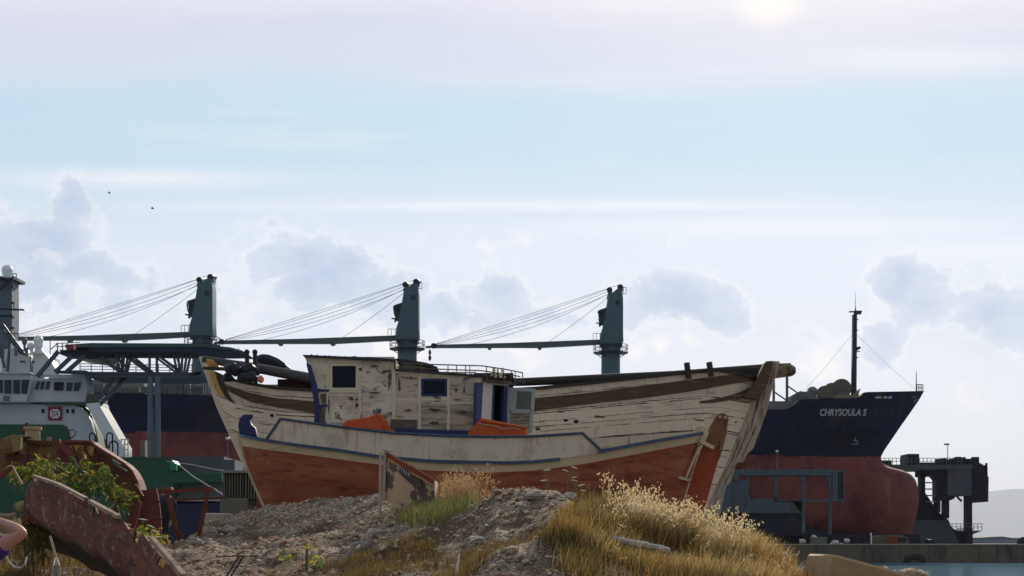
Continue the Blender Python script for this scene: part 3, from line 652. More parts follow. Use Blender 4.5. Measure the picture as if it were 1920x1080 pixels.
# deck crane: one built, two copied
def mkcrane(cx):
    yb = lambda p: YS(p)
    m = MB(); Yb = YS(1147)
    m.poly([P(1145, 772, Yb), P(1145, 660, Yb), P(1147, 644, Yb)], [1.42, 1.40, 1.55], 28)
    root = thing('deck_crane', None, None, P(1145, 772, Yb))
    root.parent = ship; root.location = P(1145, 772, Yb) - origin(ship)
    m.build('pedestal', mt['crane'], root)
    m = MB(); m.prism([(1125.5, 645), (1127, 624), (1131, 612), (1139, 568), (1141, 556), (1139, 552), (1143, 547), (1148, 549), (1157, 541), (1166, 541), (1168.5, 560), (1168.5, 620), (1169, 640), (1166, 645)], Yb - 1.55, 3.1)
    m.build('housing', mt['crane'], root, bevel=.08)
    m = MB(); m.pbox(1154.5, 563, 1163, 571, Yb - 1.62, .1); m.pbox(1127, 645, 1167, 648, Yb - 1.5, 3.0); m.build('vent_panel', mt['crane_dark'], root)
    for (x, y, r) in ((1143, 543.5, .42), (1163, 538.5, .45)):
        m = MB(); m.tube(P(x, y, Yb - 1.1), P(x, y, Yb + 1.1), r, n=18); m.beam(P(x, y, Yb), P(x + 1, y + 8, Yb), .6, 1.4); m.build('sheave', mt['crane_dark'], root)
    m = MB(); m.poly([P(x, 660.5, Yb) + Vector((0, 0, 0)) for x in (1145, 1145)] and [P(1145, 663, Yb), P(1145, 661, Yb)], [2.55, 2.6], 20)
    for k in range(14):
        a = 2 * math.pi * k / 14; c = P(1145, 661, Yb) + Vector((math.cos(a) * 2.55, math.sin(a) * 2.55, 0)); m.beam(c, c + Vector((0, 0, 1.1)), .07)
        d = P(1145, 661, Yb) + Vector((math.cos(a + .449) * 2.55, math.sin(a + .449) * 2.55, 0))
        for h in (.55, 1.1): m.beam(c + Vector((0, 0, h)), d + Vector((0, 0, h)), .07)
        if k % 3 == 0: m.beam(c, P(1145, 670, Yb) + Vector((math.cos(a) * 1.4, math.sin(a) * 1.4, 0)), .1)
    m.build('service_platform', mt['crane_dark'], root)
    m = MB()                                           # driver's cab
    m.prism([(1121, 583), (1125, 580.5), (1137, 576.5), (1137, 584), (1124, 585.5)], Yb - 1.4, 1.6); m.prism([(1121, 585), (1123.5, 585), (1125, 599), (1123, 599)], Yb - 1.4, .2); m.prism([(1121, 585), (1123.5, 585), (1125, 599), (1123, 599)], Yb + 0, .2)
    m.prism([(1122.5, 597), (1127, 594), (1136, 594), (1132, 607), (1127, 609)], Yb - 1.4, 1.6); m.pbox(1131, 582, 1138, 600, Yb - 1.4, 1.6); m.pbox(1118, 604.5, 1128, 605.5, Yb - 1.4, 1.0); m.pbox(1123, 606, 1126, 612, Yb - 1, .5)
    m.build('cab', mt['crane_dark'], root)
    m = MB(); m.prism([(1121.9, 585), (1131, 585), (1131, 595), (1123.4, 597)], Yb - .7, .05); m.build('cab_window', mt['teal_glass'], root)
    m = MB(); tip = P(812, 649, YS(812)); yy = YS
    up = [(812, 646.3), (950, 643), (1126, 636.5)]; lo = [(812, 651.5), (960, 651.2), (1010, 651.5), (1060, 649), (1126, 645)]
    m.prism(up + lo[::-1], lambda p: YS(p) - .55, 1.1)
    for x in (918, 1012): m.tube(P(x, 653, YS(x) - .6), P(x, 653, YS(x) + .6), .3, n=10)
    m.build('boom', mt['crane_boom'], root)
    m = MB(); m.tube(P(813, 648.5, YS(812) - .8), P(813, 648.5, YS(812) + .8), .42, n=14); m.beam(P(798, 651, YS(800)), P(813, 650, YS(812)), .3); m.build('boom_sheave', mt['crane_dark'], root)
    m = MB()
    for (a, b, s_, dy) in (((1143, 541), (813, 646.5), 5, -.4), ((1141, 546), (813, 647), 9, .3), ((1139, 552), (880, 646), 10, -.2), ((1143, 540), (813, 646), 1, .4), ((1138, 559), (1030, 640), 2, .1), ((1138, 553), (813, 648), 12, .5), ((1143, 539), (1163, 534), 0, 0)):
        pts = []
        for k in range(15):
            f = k / 14; x = a[0] + (b[0] - a[0]) * f; y = a[1] + (b[1] - a[1]) * f + s_ * 4 * f * (1 - f); pts.append(P(x, y, YS(x) + dy))
        m.poly(pts, .028, 4)
    m.build('cable', mt['crane_dark'], root)
    m = MB(); m.tube(P(806, 651, YS(806)), P(806, 667, YS(806)), .05, n=5); m.ball(P(806, 661, YS(806)), .2, (1, 1, 2)); m.ball(P(806, 671, YS(806)), .22, (1, 1, 2)); m.build('hook_block', mt['crane_dark'], root)
    m = MB(); Yc_ = Yb - 1.4
    for x in (1169, 1174): m.beam(P(x, 551, Yc_), P(x, 539, Yc_), .07)
    for y in (539, 551): m.beam(P(1166, y, Yc_), P(1174, y, Yc_), .07)
    for x in (1112, 1118, 1125): m.beam(P(x, 637, Yc_), P(x, 625, Yc_), .07)
    m.beam(P(1112, 625, Yc_), P(1127, 625, Yc_), .07); m.build('handrail', mt['crane_dark'], root)
    return root
crane0 = mkcrane(1147)
crane0['label'] = 'grey green deck crane nearest the bow, behind the white boat deck'
def copytree(o, parent):
    c = o.copy(); col.objects.link(c); c.parent = parent
    for ch in list(o.children): copytree(ch, c)
    return c
b3 = P(1145, 772, YS(1147))
for px, py, lab in ((763.5, 755, 'grey green deck crane standing behind the wheelhouse'), (379, 747, 'grey green deck crane above the helideck')):
    Yk = YS(px); c = copytree(crane0, ship)
    dz = EYE + (HZ - {763.5: 524.5, 379: 515.5}[px]) / F * Yk - (EYE + (HZ - 534.5) / F * YS(1147))
    c.location = crane0.location + Vector(((px - 960) / F * Yk - b3.x, Yk - YS(1147), dz)); c['label'] = lab

# ------------------------------------------------------------------ floating dock, near side wall
dk = thing('floating_dock', 'grey steel side wall of the floating dock with rounded openings showing the red ship', 'dock', P(1450, 1000, 219))
YD = 219.0
def framed(px0, py0, px1, py1): pass
m = MB()
m.pbox(200, 858, 1386, 900, YD, 2.5); m.pbox(1386, 880, 1561, 892, YD, 2.5)           # top box girder
m.build('top_girder', mt['dock'], dk, bevel=.05)
m = MB(); m.pbox(1000, 900, 1400, 962, YD + .3, .4)
m.prism([(1400, 892), (1407, 892), (1404, 896), (1403.5, 928), (1408, 935), (1411, 939), (1411, 962), (1400, 962)], YD + .3, .4)
m.prism([(1411, 935), (1447, 935), (1452, 939), (1505, 939), (1505, 962), (1411, 962)], YD + .3, .4); m.build('lower_plate', mt['dock'], dk)
m = MB(); m.prism([(1449, 892), (1463, 892), (1459, 897), (1459, 937), (1452, 937), (1452, 899)], YD + .3, .4)
m.pbox(1504, 892, 1510, 1000, YD + .2, .5); m.pbox(1554, 892, 1560, 1002, YD + .2, .5)
m.prism([(1452, 935), (1462, 930), (1466, 937), (1500, 937), (1504, 930), (1504, 941), (1452, 941)], YD + .3, .4); m.pbox(1510, 936, 1554, 941, YD + .2, .5)
m.prism([(1545, 892), (1555, 892), (1555, 904)], YD + .3, .4); m.prism([(1495, 892), (1505, 892), (1505, 904)], YD + .3, .4)
m.prism([(1486, 940), (1505, 940), (1505, 962), (1497, 955)], YD + .3, .4)
m.build('frame_column', mt['dock'], dk)
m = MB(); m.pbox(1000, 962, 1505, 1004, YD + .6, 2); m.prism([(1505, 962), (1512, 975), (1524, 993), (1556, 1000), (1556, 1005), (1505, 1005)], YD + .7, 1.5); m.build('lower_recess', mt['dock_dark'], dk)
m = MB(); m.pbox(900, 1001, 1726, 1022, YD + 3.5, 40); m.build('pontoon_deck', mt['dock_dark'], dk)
m = MB(); m.pbox(1561, 882, 1584, 886, YD, 1.5); m.pbox(1561, 886, 1571, 940, YD, 1.2); m.pbox(1571, 936, 1584, 941, YD, 1.5); m.pbox(1581, 886, 1584, 938, YD, .4); m.pbox(1574, 886, 1576, 938, YD + .3, .3); m.build('end_cage', mt['dock'], dk)
m = MB(); m.pbox(1571, 886, 1581, 936, YD + 1.0, .5); m.build('cage_back', mt['dock_dark'], dk)
m = MB()
for k in range(60):
    x = 200 + k * 23
    if x > 1370: break
    m.beam(P(x, 858, YD + .5), P(x, 849, YD + .5), .06)
m.beam(P(200, 849, YD + .5), P(1375, 849, YD + .5), .06); m.beam(P(200, 853, YD + .5), P(1375, 853, YD + .5), .05)
m.build('top_railing', mt['shipgrey'], dk)
m = MB()
for x in (1391, 1410, 1448, 1470, 1500, 1531, 1549): m.box(P(x, 877.5, YD + 1), random.uniform(.3, 1.1), .8, random.uniform(.3, .6))
m.ball(P(1467, 863, YD + 1), .18); m.beam(P(1467, 880, YD + 1), P(1467, 864, YD + 1), .06); m.build('deck_gear', mt['rustred'], dk)
for px, y0, y1, Yl, lab in ((1457, 881, 846, YD, 'thin lamp post with a white head on the dock wall right of the old sternpost'), (427, 858, 822, 150, 'thin lamp post with a pale head left of the white bow'), (1777, 870, 833, 250, 'lamp post on the dark dock tower at right')):
    t = thing('lamp_post', lab, 'lamp post', P(px, y0, Yl)); m = MB(); m.tube(P(px, y0, Yl), P(px, y1, Yl), .07, .05, 6); m.build('pole', mt['mast_grey'] if px != 1777 else mt['dock_dark'], t)
    m = MB()
    if px == 1777: m.box(P(px - 2, y1, Yl), .75, .35, .22)
    else: m.ball(P(px, y1, Yl), .19, (1.2, 1, .8))
    m.build('lamp_head', mt['radome'] if px != 1777 else mt['dock_dark'], t)
# dock tower at the right
tw = thing('dock_tower', 'dark skeletal end tower of the floating dock behind the red bulbous bow', 'dock tower', P(1780, 1018, 262))
Y0 = 258.0
m = MB(); m.pbox(1640, 871, 1824, 880, Y0, 10); m.build('top_deck', mt['tank'], tw)
m = MB(); m.pbox(1777, 880, 1823, 929, Y0 + .2, 9); m.build('tank', mt['tank'], tw)
m = MB(); m.prism([(1823, 872), (1849, 873), (1850, 892), (1853.5, 895), (1853, 941), (1846, 941), (1846, 929), (1823, 928)], Y0 + .5, 8)
for k in range(7): m.prism([(1826 + k * 4, 868 + (k % 3) * 2), (1828.5 + k * 4, 868 + (k % 3) * 2), (1828.5 + k * 4, 930), (1826 + k * 4, 930)], Y0 - .3, .8)
m.rough(.12, .5); m.build('machinery', mt['dock_dark'], tw)
m = MB(); m.pbox(1813, 929, 1823, 1022, Y0 + 1, 2); m.build('leg', mt['dock_dark'], tw)
m = MB(); m.pbox(1756, 880, 1763.5, 960, Y0 + 1, 2); m.pbox(1763, 880, 1776, 938, Y0 + 1.2, 5); m.pbox(1771, 938, 1775, 975, Y0 + 1, 2); m.pbox(1777, 935, 1780, 972, Y0 + 2, 1.4); m.pbox(1725, 884, 1730, 950, Y0 + 1, 1.5); m.pbox(1731.5, 882, 1735, 925, Y0 + 1, 1); m.build('leg', mt['dock_dark'], tw)
m = MB(); m.prism([(1724, 882), (1755, 882), (1757, 900), (1751, 893), (1738, 892), (1735, 896), (1724, 893)], Y0 + 1, 3); m.prism([(1765, 930), (1790, 928), (1791, 934), (1783, 938), (1766, 937)], Y0 + .5, 4); m.beam(P(1793, 930, Y0), P(1803, 940, Y0), .3); m.build('bracing', mt['dock_dark'], tw)
m = MB(); m.prism([(1700, 924), (1735, 924), (1756, 955), (1770, 970), (1778, 974), (1784, 988), (1793, 995), (1809, 996), (1814, 990), (1824, 990), (1824, 1022), (1700, 1022)], Y0 + 3, 6); m.build('pontoon', mt['dock_dark'], tw)
m = MB(); m.prism([(1700, 975), (1776, 975), (1790, 1000), (1800, 1022), (1700, 1022)], Y0 + 2.4, .5); m.build('pontoon_plate', mt['dock'], tw)
m = MB(); m.prism([(1824, 995), (1842, 995), (1824, 1002)], Y0 + 1, 3)
for x in (1785, 1793, 1801, 1809, 1826, 1833, 1841): m.beam(P(x, 995, Y0 + 1), P(x, 982, Y0 + 1), .08)
for y in (982, 988): m.beam(P(1783, y, Y0 + 1), P(1842, y, Y0 + 1), .08)
for k in range(5): m.beam(P(1735, 893 + k * 12, Y0 + 1.4), P(1757, 893 + k * 12, Y0 + 1.4), .2)
m.build('walkway', mt['shipgrey'], tw)
m = MB()
for k in range(22): m.beam(P(1652 + k * 7.2, 871, Y0 + 1), P(1652 + k * 7.2, 859, Y0 + 1), .08)
for y in (859, 865): m.beam(P(1650, y, Y0 + 1), P(1806, y, Y0 + 1), .08)
m.build('railing', mt['shipgrey'], tw)
m = MB(); m.pbox(1702, 851, 1723.5, 871, Y0 + 2, 5); m.pbox(1650, 863, 1672, 871, Y0 + 2, 3); m.pbox(1725, 867, 1770, 871, Y0 + 2, 3)
for i in range(12):
    x = 1760 + i * 6.2 + random.uniform(-1, 1); m.box(P(x, 868 - random.uniform(0, 3), Y0 + 2), random.uniform(.3, 1.2), 1, random.uniform(.5, 1.6))
m.pbox(1806, 857, 1811, 871, Y0 + 2, 1); m.pbox(1813, 860, 1818, 871, Y0 + 2, 1); m.pbox(1833, 857, 1835, 874, Y0 + 2, .5)
m.build('deck_housing', mt['dock_dark'], tw)

# things lying on the quay
def lump(name, px, py, Y, s, mat, label, cat, n=1, sq=(1, 1, 1), grp=None):
    m = MB()
    for k in range(n): m.ball(P(px + random.uniform(-3, 3) * (n > 1), py, Y) + Vector((0, random.uniform(-.3, .3), 0)), s * random.uniform(.7, 1.1), sq, 8, 6)
    m.rough(s * .55, 1.6 / s, px); return m.build(name, mat, smooth=12, tags=dict(label=label, cat=cat, group=grp))
m = MB(); m.pbox(1525, 1007, 1551, 1021, 211, 2.5); m.build('concrete_block', mt['greyblock'], bevel=.06, tags=dict(label='grey rectangular block on the quay edge left of the pale debris', cat='block'))
lump('debris_heap', 1527, 1010, 214, .5, mt['greydebris'], 'pale rounded heap behind the grey block on the quay', 'debris', 2)
for i, (x, y, s, lab) in enumerate(((1560, 1018, .55, 'cream rubble piece just right of the grey quay block'), (1568, 1015, .7, 'largest cream rubble piece in the quay pile'), (1577, 1018, .5, 'low flat cream rubble piece in the middle of the quay pile'), (1589, 1011, .55, 'rounded white rubble piece at the right end of the quay pile'), (1505, 1012, .6, 'brownish rubble piece above the grass at the left end of the quay'))):
    lump('rubble_piece', x, y + 3, 211, s * .5, mt['greydebris'], lab, 'rubble', 5, grp='rubble pieces on the quay')
wr = thing('scrap_car', 'crushed scrap car body with a red door on the quay below the bulbous bow', 'car wreck', P(1670, 1022, 212))
m = MB(); m.prism([(1636, 1022), (1637, 1008), (1646, 1004), (1670, 1003), (1694, 1004), (1703, 1008), (1705, 1022)], 211.5, 1.9); m.rough(.06, 1); m.build('body', M('scrap_olive_paint', (.11, .10, .07), .7, patches=[((.12, .04, .02), 2, (1, 1, 1), .5, .6, .8)]), wr)
m = MB(); m.pbox(1664, 1006, 1683, 1021, 211.3, .15); m.build('door', M('scrap_red_paint', (.20, .03, .02), .7), wr)
m = MB(); m.prism([(1685, 1008), (1698, 1008), (1701, 1015), (1686, 1015)], 211.3, .15); m.build('window', mt['glass'], wr)
for px, w, h, lab in ((1608, 12, 14, 'dark rusty drum stack left of the white post on the quay'), (1622, 9, 12, 'dark rusty crate beside the white post on the quay'), (1745, 16, 8, 'dark scrap bundle under the dock tower')):
    m = MB(); m.pbox(px - w / 2, 1022 - h, px + w / 2, 1022, 212, 1.5); m.pbox(px - w / 4, 1022 - h - 3, px + w / 3, 1022 - h, 212.2, 1); m.rough(.12, 1.2, px); m.build('scrap_heap', mt['dock_dark'], tags=dict(label=lab, cat='scrap'))
m = MB(); m.tube(P(1634, 1022, 210.5), P(1633, 1002, 210.5), .1, .07, 6); m.ball(P(1633, 1001, 210.5), .13); m.build('marker_post', mt['radome'], tags=dict(label='thin white post standing left of the scrap car', cat='post'))
# ------------------------------------------------------------------ green and white support vessel
SV = 150.0
sv = thing('support_vessel', 'white and green offshore support vessel with helideck moored at far left', 'ship', P(100, 1100, SV))
m = MB()
m.prism([(-160, 862), (195, 862), (250, 856), (322, 862), (331, 872), (322, 884), (416, 886), (417, 905), (330, 906), (290, 1000), (-160, 1000)], SV - 1, 8, 0)
m.prism([(-160, 757), (140, 757), (160, 763), (172, 780), (180, 806), (190, 862), (-160, 862)], SV + .3, 2.5, 1)
m.build('hull', [mt['green_ship'], mt['green_ship']], sv, bevel=.1)
m = MB(); m.prism([(322, 905), (417, 905), (440, 935), (440, 1000), (280, 1000), (290, 915)], SV + 2, 6); m.build('boot_stripe', M('grey_boot_paint', (.14, .15, .15), .7, vs=.5, patches=[((.3, .28, .25), .8, (1, 1, 1), .6, .7, .5)]), sv)
m = MB(); m.prism([(-160, 758), (132, 758), (148, 762), (161, 772), (171, 789), (177, 812), (178, 862), (-160, 862)], SV - .4, .6); m.build('side_house', mt['lowwhite'], sv)
m = MB(); m.prism([(-160, 795), (117, 796), (125, 800), (129, 808), (131, 833), (131, 862), (-160, 862)], SV - .6, .15); m.build('green_panel', mt['green_ship'], sv)
m = MB(); m.prism([(80, 754), (160, 754), (164, 760), (80, 758)], SV - .9, 1.2); m.build('green_trim', mt['green_ship'], sv)
for x0, x1 in ((78, 83), (124, 128.5), (134, 139)):
    m = MB(); m.pbox(x0, 767, x1, 774.5, SV - .5, .1); m.build('porthole', mt['glass'], sv)
bl = MB(); bl.pbox(90, 762, 116, 788, SV - .6, .12, 0)
for a in ((94.5, 767.5, 112, 770), (94.5, 781.5, 112, 784), (94.5, 767.5, 97, 784), (109.5, 767.5, 112, 784), (99, 771.5, 108, 773.2), (99, 779, 108, 780.7), (99, 771.5, 101, 780.7), (101, 775.2, 107, 776.8)): bl.pbox(*a, SV - .75, .12, 1)
bl.build('emblem', [mt['magenta'], mt['radome']], sv)
# bridge and wing house
m = MB(); m.prism([(-160, 700), (56, 700), (60, 713), (50, 754), (-160, 754)], SV - 2, 4); m.build('bridge', mt['lowwhite'], sv, bevel=.08)
m = MB(); m.prism([(62, 710), (160, 709), (166, 722), (160, 754), (50, 754)], SV - 1.2, 2.2); m.build('wing_house', mt['lowwhite'], sv, bevel=.08)
m = MB(); m.prism([(96, 702), (158, 702), (161, 710), (90, 710)], SV - 1.4, 2.4); m.pbox(-160, 697, 57, 700.5, SV - 2.3, 4.5); m.prism([(134, 694), (160, 694), (165, 699), (160, 703), (134, 703)], SV - 2, 2); m.build('house_roof', mt['lowwhite'], sv)
for q in ([(-30, 712), (-18, 712), (-18, 737), (-30, 737)], [(-12, 712), (5, 712), (5, 737), (-12, 737)], [(8, 712), (21, 712), (21, 738), (8, 738)], [(24.5, 712), (37, 712), (37, 738), (24.5, 738)], [(40, 712), (55, 712), (50, 738), (40, 738)]):
    m = MB(); m.prism(q, SV - 2.1, .15); m.build('bridge_window', mt['teal_glass'], sv)
for q, g in (([(69, 715), (75, 715), (70, 730), (65, 730)], 1), ([(78, 715), (84, 715), (80, 730), (74, 730)], 1), ([(88, 715), (94, 715), (91, 730), (84, 730)], 1), ([(101, 716), (119, 716), (118, 732), (101, 732)], 0), ([(125, 717), (136, 717), (133, 733), (124, 733)], 1), ([(140, 717), (152, 717), (147, 733), (138, 733)], 1)):
    m = MB(); m.prism(q, SV - 1.35, .15); m.build('bridge_window', mt['teal_glass'] if g else mt['glass'], sv)
m = MB(); m.pbox(6, 742, 17, 751, SV - 2.2, .2); m.build('vent_grille', mt['mast_grey'], sv)
# superstructure above the bridge
m = MB(); m.pbox(10, 662, 57, 698, SV + 3, 3); m.prism([(8, 655), (36, 650), (56, 668), (56, 698), (8, 698)], SV + 2.5, 3); m.prism([(62, 660), (82, 660), (92, 672), (103, 690), (105, 702), (62, 702)], SV + 2, 2.5); m.pbox(36, 672, 104, 700, SV + 4, 1.5)
m.build('upper_house', mt['white_ship'], sv)
m = MB()
for x in (38, 43, 60): m.pbox(x, 676, x + 3, 680, SV + 1.8, .2)
m.build('upper_window', mt['glass'], sv)
for x, y0, y1, r, nm in ((72, 629, 652, .46, ''), (13.5, 497, 520, .52, ''), (4, 671, 700, .24, '')):
    m = MB(); c = P(x, y0 + r * 20 * .95, SV + 2); m.ball(c, r, (1, 1, 1), 20, 12); m.tube(c, P(x, y1, SV + 2), r * .98, r * .8, 20); m.build('radome', mt['radome'], sv, smooth=60)
m = MB(); m.ball(P(58, 649, SV + 2), .36, n=16); m.tube(P(58, 652, SV + 2), P(60, 664, SV + 2), .16); m.build('radome', mt['radome'], sv)
m = MB(); m.tube(P(72, 652, SV + 2), P(73, 664, SV + 2), .28, .5); m.build('radome_stand', mt['white_ship'], sv)
m = MB(); m.prism([(-20, 524), (22, 524), (22.5, 600), (20, 680), (-20, 680)], SV + 3, 2.2); m.build('mast', mt['mast_grey'], sv)
m = MB(); m.pbox(-25, 518, 27, 523.5, SV + 2.4, 3.4); m.beam(P(-4, 545, SV + 2.6), P(19, 525, SV + 2.6), .2); m.beam(P(-5, 579.5, SV + 1.8), P(45, 581, SV + 1.8), .3, .14); m.beam(P(-5, 593, SV + 2), P(24, 592, SV + 2), .2)
m.beam(P(24, 520, SV + 2), P(24, 526, SV + 2), .1)
for x in (24, 30.5): m.beam(P(x, 526, SV + 2.4), P(x, 513, SV + 2.4), .07)
m.beam(P(24, 513, SV + 2.4), P(31, 513, SV + 2.4), .07); m.beam(P(23, 526, SV + 2.4), P(31, 526, SV + 2.4), .1)
m.beam(P(26, 583, SV + 2.4), P(26, 567, SV + 2.4), .06)
for y in (538, 568, 595, 615): m.box(P(24, y, SV + 2.6), .25, .3, .2)
for x in (20, 27, 34): m.beam(P(x, 636, SV + 2), P(x, 625, SV + 2), .07)
m.beam(P(20, 625, SV + 2), P(35, 625, SV + 2), .07); m.build('mast_platform', mt['truss_dark'], sv)
m = MB(); m.beam(P(-5, 595, SV + 1.5), P(46, 665, SV + 1.5), .28); m.beam(P(0, 612, SV + 1.5), P(40, 664, SV + 1.5), .2); m.beam(P(20, 624, SV + 1.6), P(14, 700, SV + 1.6), .2); m.beam(P(-4, 640, SV + 1.6), P(9, 690, SV + 1.6), .18); m.build('mast_stay', mt['truss'], sv)
m = MB(); m.ball(P(46, 640, SV + 1.8), .26, (1, 1, 1.5)); m.beam(P(46, 645, SV + 1.8), P(46, 665, SV + 1.8), .18); m.beam(P(30, 650, SV + 1), P(30, 668, SV + 1), .25); m.beam(P(50, 668, SV + 1), P(50, 652, SV + 1), .25); m.beam(P(94, 638, SV + 1), P(94, 680, SV + 1), .07); m.beam(P(57, 668, SV + 1), P(57, 700, SV + 1), .08); m.build('deck_equipment', mt['mast_grey'], sv)
# helideck
hd = MB(); hd.prism([(122, 646), (170, 643), (370, 644), (432, 651), (455, 657.5), (440, 657), (380, 650), (122, 651)], SV - 4, 7, 0); hd.build('helideck', mt['deckgreen'], sv)
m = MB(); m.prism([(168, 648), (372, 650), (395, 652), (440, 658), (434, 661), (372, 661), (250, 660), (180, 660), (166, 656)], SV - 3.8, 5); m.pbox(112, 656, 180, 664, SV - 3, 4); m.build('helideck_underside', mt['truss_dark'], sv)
m = MB()
for x in (108, 117, 126, 440, 447): m.beam(P(x, 657 + (2 if x > 400 else 0), SV - 5), P(x, 644 + (9 if x > 400 else 0), SV - 5), .08)
for y in (644, 650): m.beam(P(105, y, SV - 5), P(150, y - 2, SV - 5), .07)
m.beam(P(95, 655, SV - 5), P(108, 644, SV - 5), .08)
m.build('helideck_railing', mt['shipgrey'], sv)
m = MB(); m.pbox(124, 646, 138, 655, SV - 6.3, .8); m.build('fire_box', M('red_fire_box', (.25, .02, .04), .6), sv)
m = MB(); m.prism([(136, 666), (178, 667), (216, 666), (205, 675), (190, 680), (150, 674)], SV + 1, 3); m.build('rescue_boat', mt['cream_boat'], sv, bevel=.15)
def trus(name, segs, w, dy=(0,)):
    m = MB()
    for d in dy:
        for a, b in segs: m.beam(P(*a, SV + d), P(*b, SV + d), w)
    return m.build(name, mt['truss'], sv)
trus('lower_chord', [((105, 697.5), (160, 699)), ((160, 700), (378, 701)), ((160, 704), (355, 706)), ((355, 706), (378, 698))], .28, (-3, 3))
m = MB(); m.prism([(150, 698), (378, 699), (372, 703), (352, 707), (210, 706), (160, 705)], SV - 3, 6.4); m.build('lower_walkway', mt['truss'], sv)
trus('truss_brace', [((185, 670), (227, 700)), ((190, 669), (233, 700)), ((236, 668), (279, 700)), ((243, 668), (286, 700)), ((290, 668), (332, 700)), ((298, 668), (340, 700)),
                     ((218, 665), (226, 700)), ((228, 665), (231, 700)), ((233, 665), (229, 700)), ((240, 665), (235, 700)), ((246, 668), (238, 700)), ((280.5, 665), (280.5, 708)), ((294, 665), (294, 708)),
                     ((326, 666), (332, 700)), ((334, 666), (337, 700)), ((342, 666), (340, 700)), ((350, 666), (345, 700)), ((357, 667), (350, 700))], .2, (-3, ))
trus('truss_brace', [((200, 668), (236, 700)), ((250, 668), (290, 700)), ((300, 668), (345, 700)), ((222, 665), (232, 700)), ((330, 665), (341, 700))], .16, (3, ))
trus('support_leg', [((110, 658), (70, 706)), ((135, 668), (103, 698)), ((158, 668), (124, 698))], .34, (-4,))
trus('support_leg', [((217, 706), (186, 748)), ((238, 706), (186, 760)), ((236, 706), (222, 718))], .32, (-2, ))
for x in (282, 295.5):
    m = MB(); m.tube(P(x, 706, SV - 3), P(x, 858, SV - 3), .27, n=12); m.build('support_leg', mt['mast_grey'], sv)
m = MB()
for k in range(11): m.beam(P(150 + k * 21, 700, SV - 3.3), P(150 + k * 21, 682, SV - 3.3), .07)
for y in (682, 687, 692): m.beam(P(150, y, SV - 3.3), P(362, y + 3, SV - 3.3), .06)
m.build('walkway_railing', mt['shipgrey'], sv)
# white slanting casing and stern gear
m = MB(); m.prism([(160, 757), (186, 754), (187, 762), (231, 838), (231, 857), (212, 860), (200, 830)], SV - 2.5, 3.5); m.build('slanted_casing', mt['white_ship'], sv, bevel=.08)
m = MB(); m.prism([(160, 738), (186, 738), (187, 760), (160, 760)], SV - 1, 3); m.build('casing_top', mt['shipgrey'], sv)
m = MB()
for x in (228, 234, 240): m.beam(P(x, 858, SV - 2), P(x, 823, SV - 2), .1)
for y in (824, 833, 843, 853): m.beam(P(226, y, SV - 2), P(241, y, SV - 2), .09)
m.build('stern_gate', mt['cream_boat'], sv)
m = MB(); m.pbox(263, 825, 272, 856, SV + 1, 2); m.build('deck_locker', M('beige_locker', (.16, .14, .12), .8), sv)
m = MB(); m.pbox(238, 856, 420, 866, SV + 3, 5); m.pbox(328, 862, 440, 888, SV + 2.5, 5); m.build('bulwark', M('bulwark_grey', (.10, .105, .12), .8, vs=.3), sv)
m = MB(); m.prism([(320, 866), (331, 870), (331, 882), (318, 880)], SV - 1.4, .4); m.build('fender_patch', M('bright_green_patch', (.02, .20, .07), .7), sv)
for nm, pts, w, lab in (('mooring_rope', [(313, 865), (360, 871), (402, 880), (420, 882)], .034, 'upper pale mooring rope running right from the green hull'), ('mooring_rope', [(331, 868), (362, 893), (398, 915), (420, 928)], .034, 'lower pale mooring rope slanting down to the red frame')):
    m = MB(); m.poly([P(x, y, 90 + i * -12) for i, (x, y) in enumerate(pts)], w * .6, 5); m.build(nm, mt['rope'], tags=dict(label=lab, cat='rope', group='mooring ropes of the green ship'))
# small dark blue boat between the junk and the gravel
bb = thing('moored_boat', 'dark blue hull of a low boat seen through the rusty red frame', 'boat', P(370, 1050, 85))
m = MB(); m.prism([(300, 938), (345, 939), (420, 938), (428, 950), (425, 1060), (300, 1060)], 85, 3.2); m.build('hull', M('dark_blue_hull', (.010, .013, .042), .5, var=.3, vs=1), bb, bevel=.15)
m = MB(); m.pbox(298, 935, 429, 939.5, 84.8, 3.6); m.build('gunwale', M('worn_white_gunwale', (.38, .36, .36), .7, patches=[((.12, .05, .04), 2, (1, 1, 1), .5, .6, .8)]), bb)

# ------------------------------------------------------------------ white double-ended wooden boat, farther back
DW = 50.0
wb = thing('wooden_boat', 'large white double-ended wooden boat with bare brown strakes, behind the red boat', 'boat', P(900, 1045, DW))
topW = [(395, 690), (408, 699), (430, 711), (466, 719), (520, 728), (585, 732), (700, 738), (850, 737), (1005, 728), (1100, 719), (1200, 708), (1300, 698), (1345, 694), (1380, 700), (1425, 707)]
LW = [(393, 690), (406, 745), (420, 780), (440, 822), (462, 870), (495, 930), (540, 1000), (600, 1046)]
RW = [(1428, 707), (1414, 750), (1396, 800), (1378, 850), (1357, 905), (1335, 960), (1318, 1000), (1300, 1046)]
def BW(u, t, px, py):
    f = max(0, math.sin(math.pi * min(max(u, 0), 1))) ** (.62 + .5 * t); g = (1 - min(t, 1) ** 2.4) ** .75
    return .10 + 2.35 * f * (g * .93 + .07)
HW = Hull(DW, topW, [(540, 1046), (1340, 1046)], LW, RW, BW)
ts = [i / 48 for i in range(49)]
HW.mesh('hull', [mt['white_hull'], mt['darkwood']], lambda u, t, px, py: 0, 0, ts, wb, 17.5, 4.2, [i / 90 for i in range(91)])
HW.rail('cap_rail', mt['darkwood'], [(404, 699)] + topW[2:-1] + [(1420, 707)], .10, .09, wb, n=70)
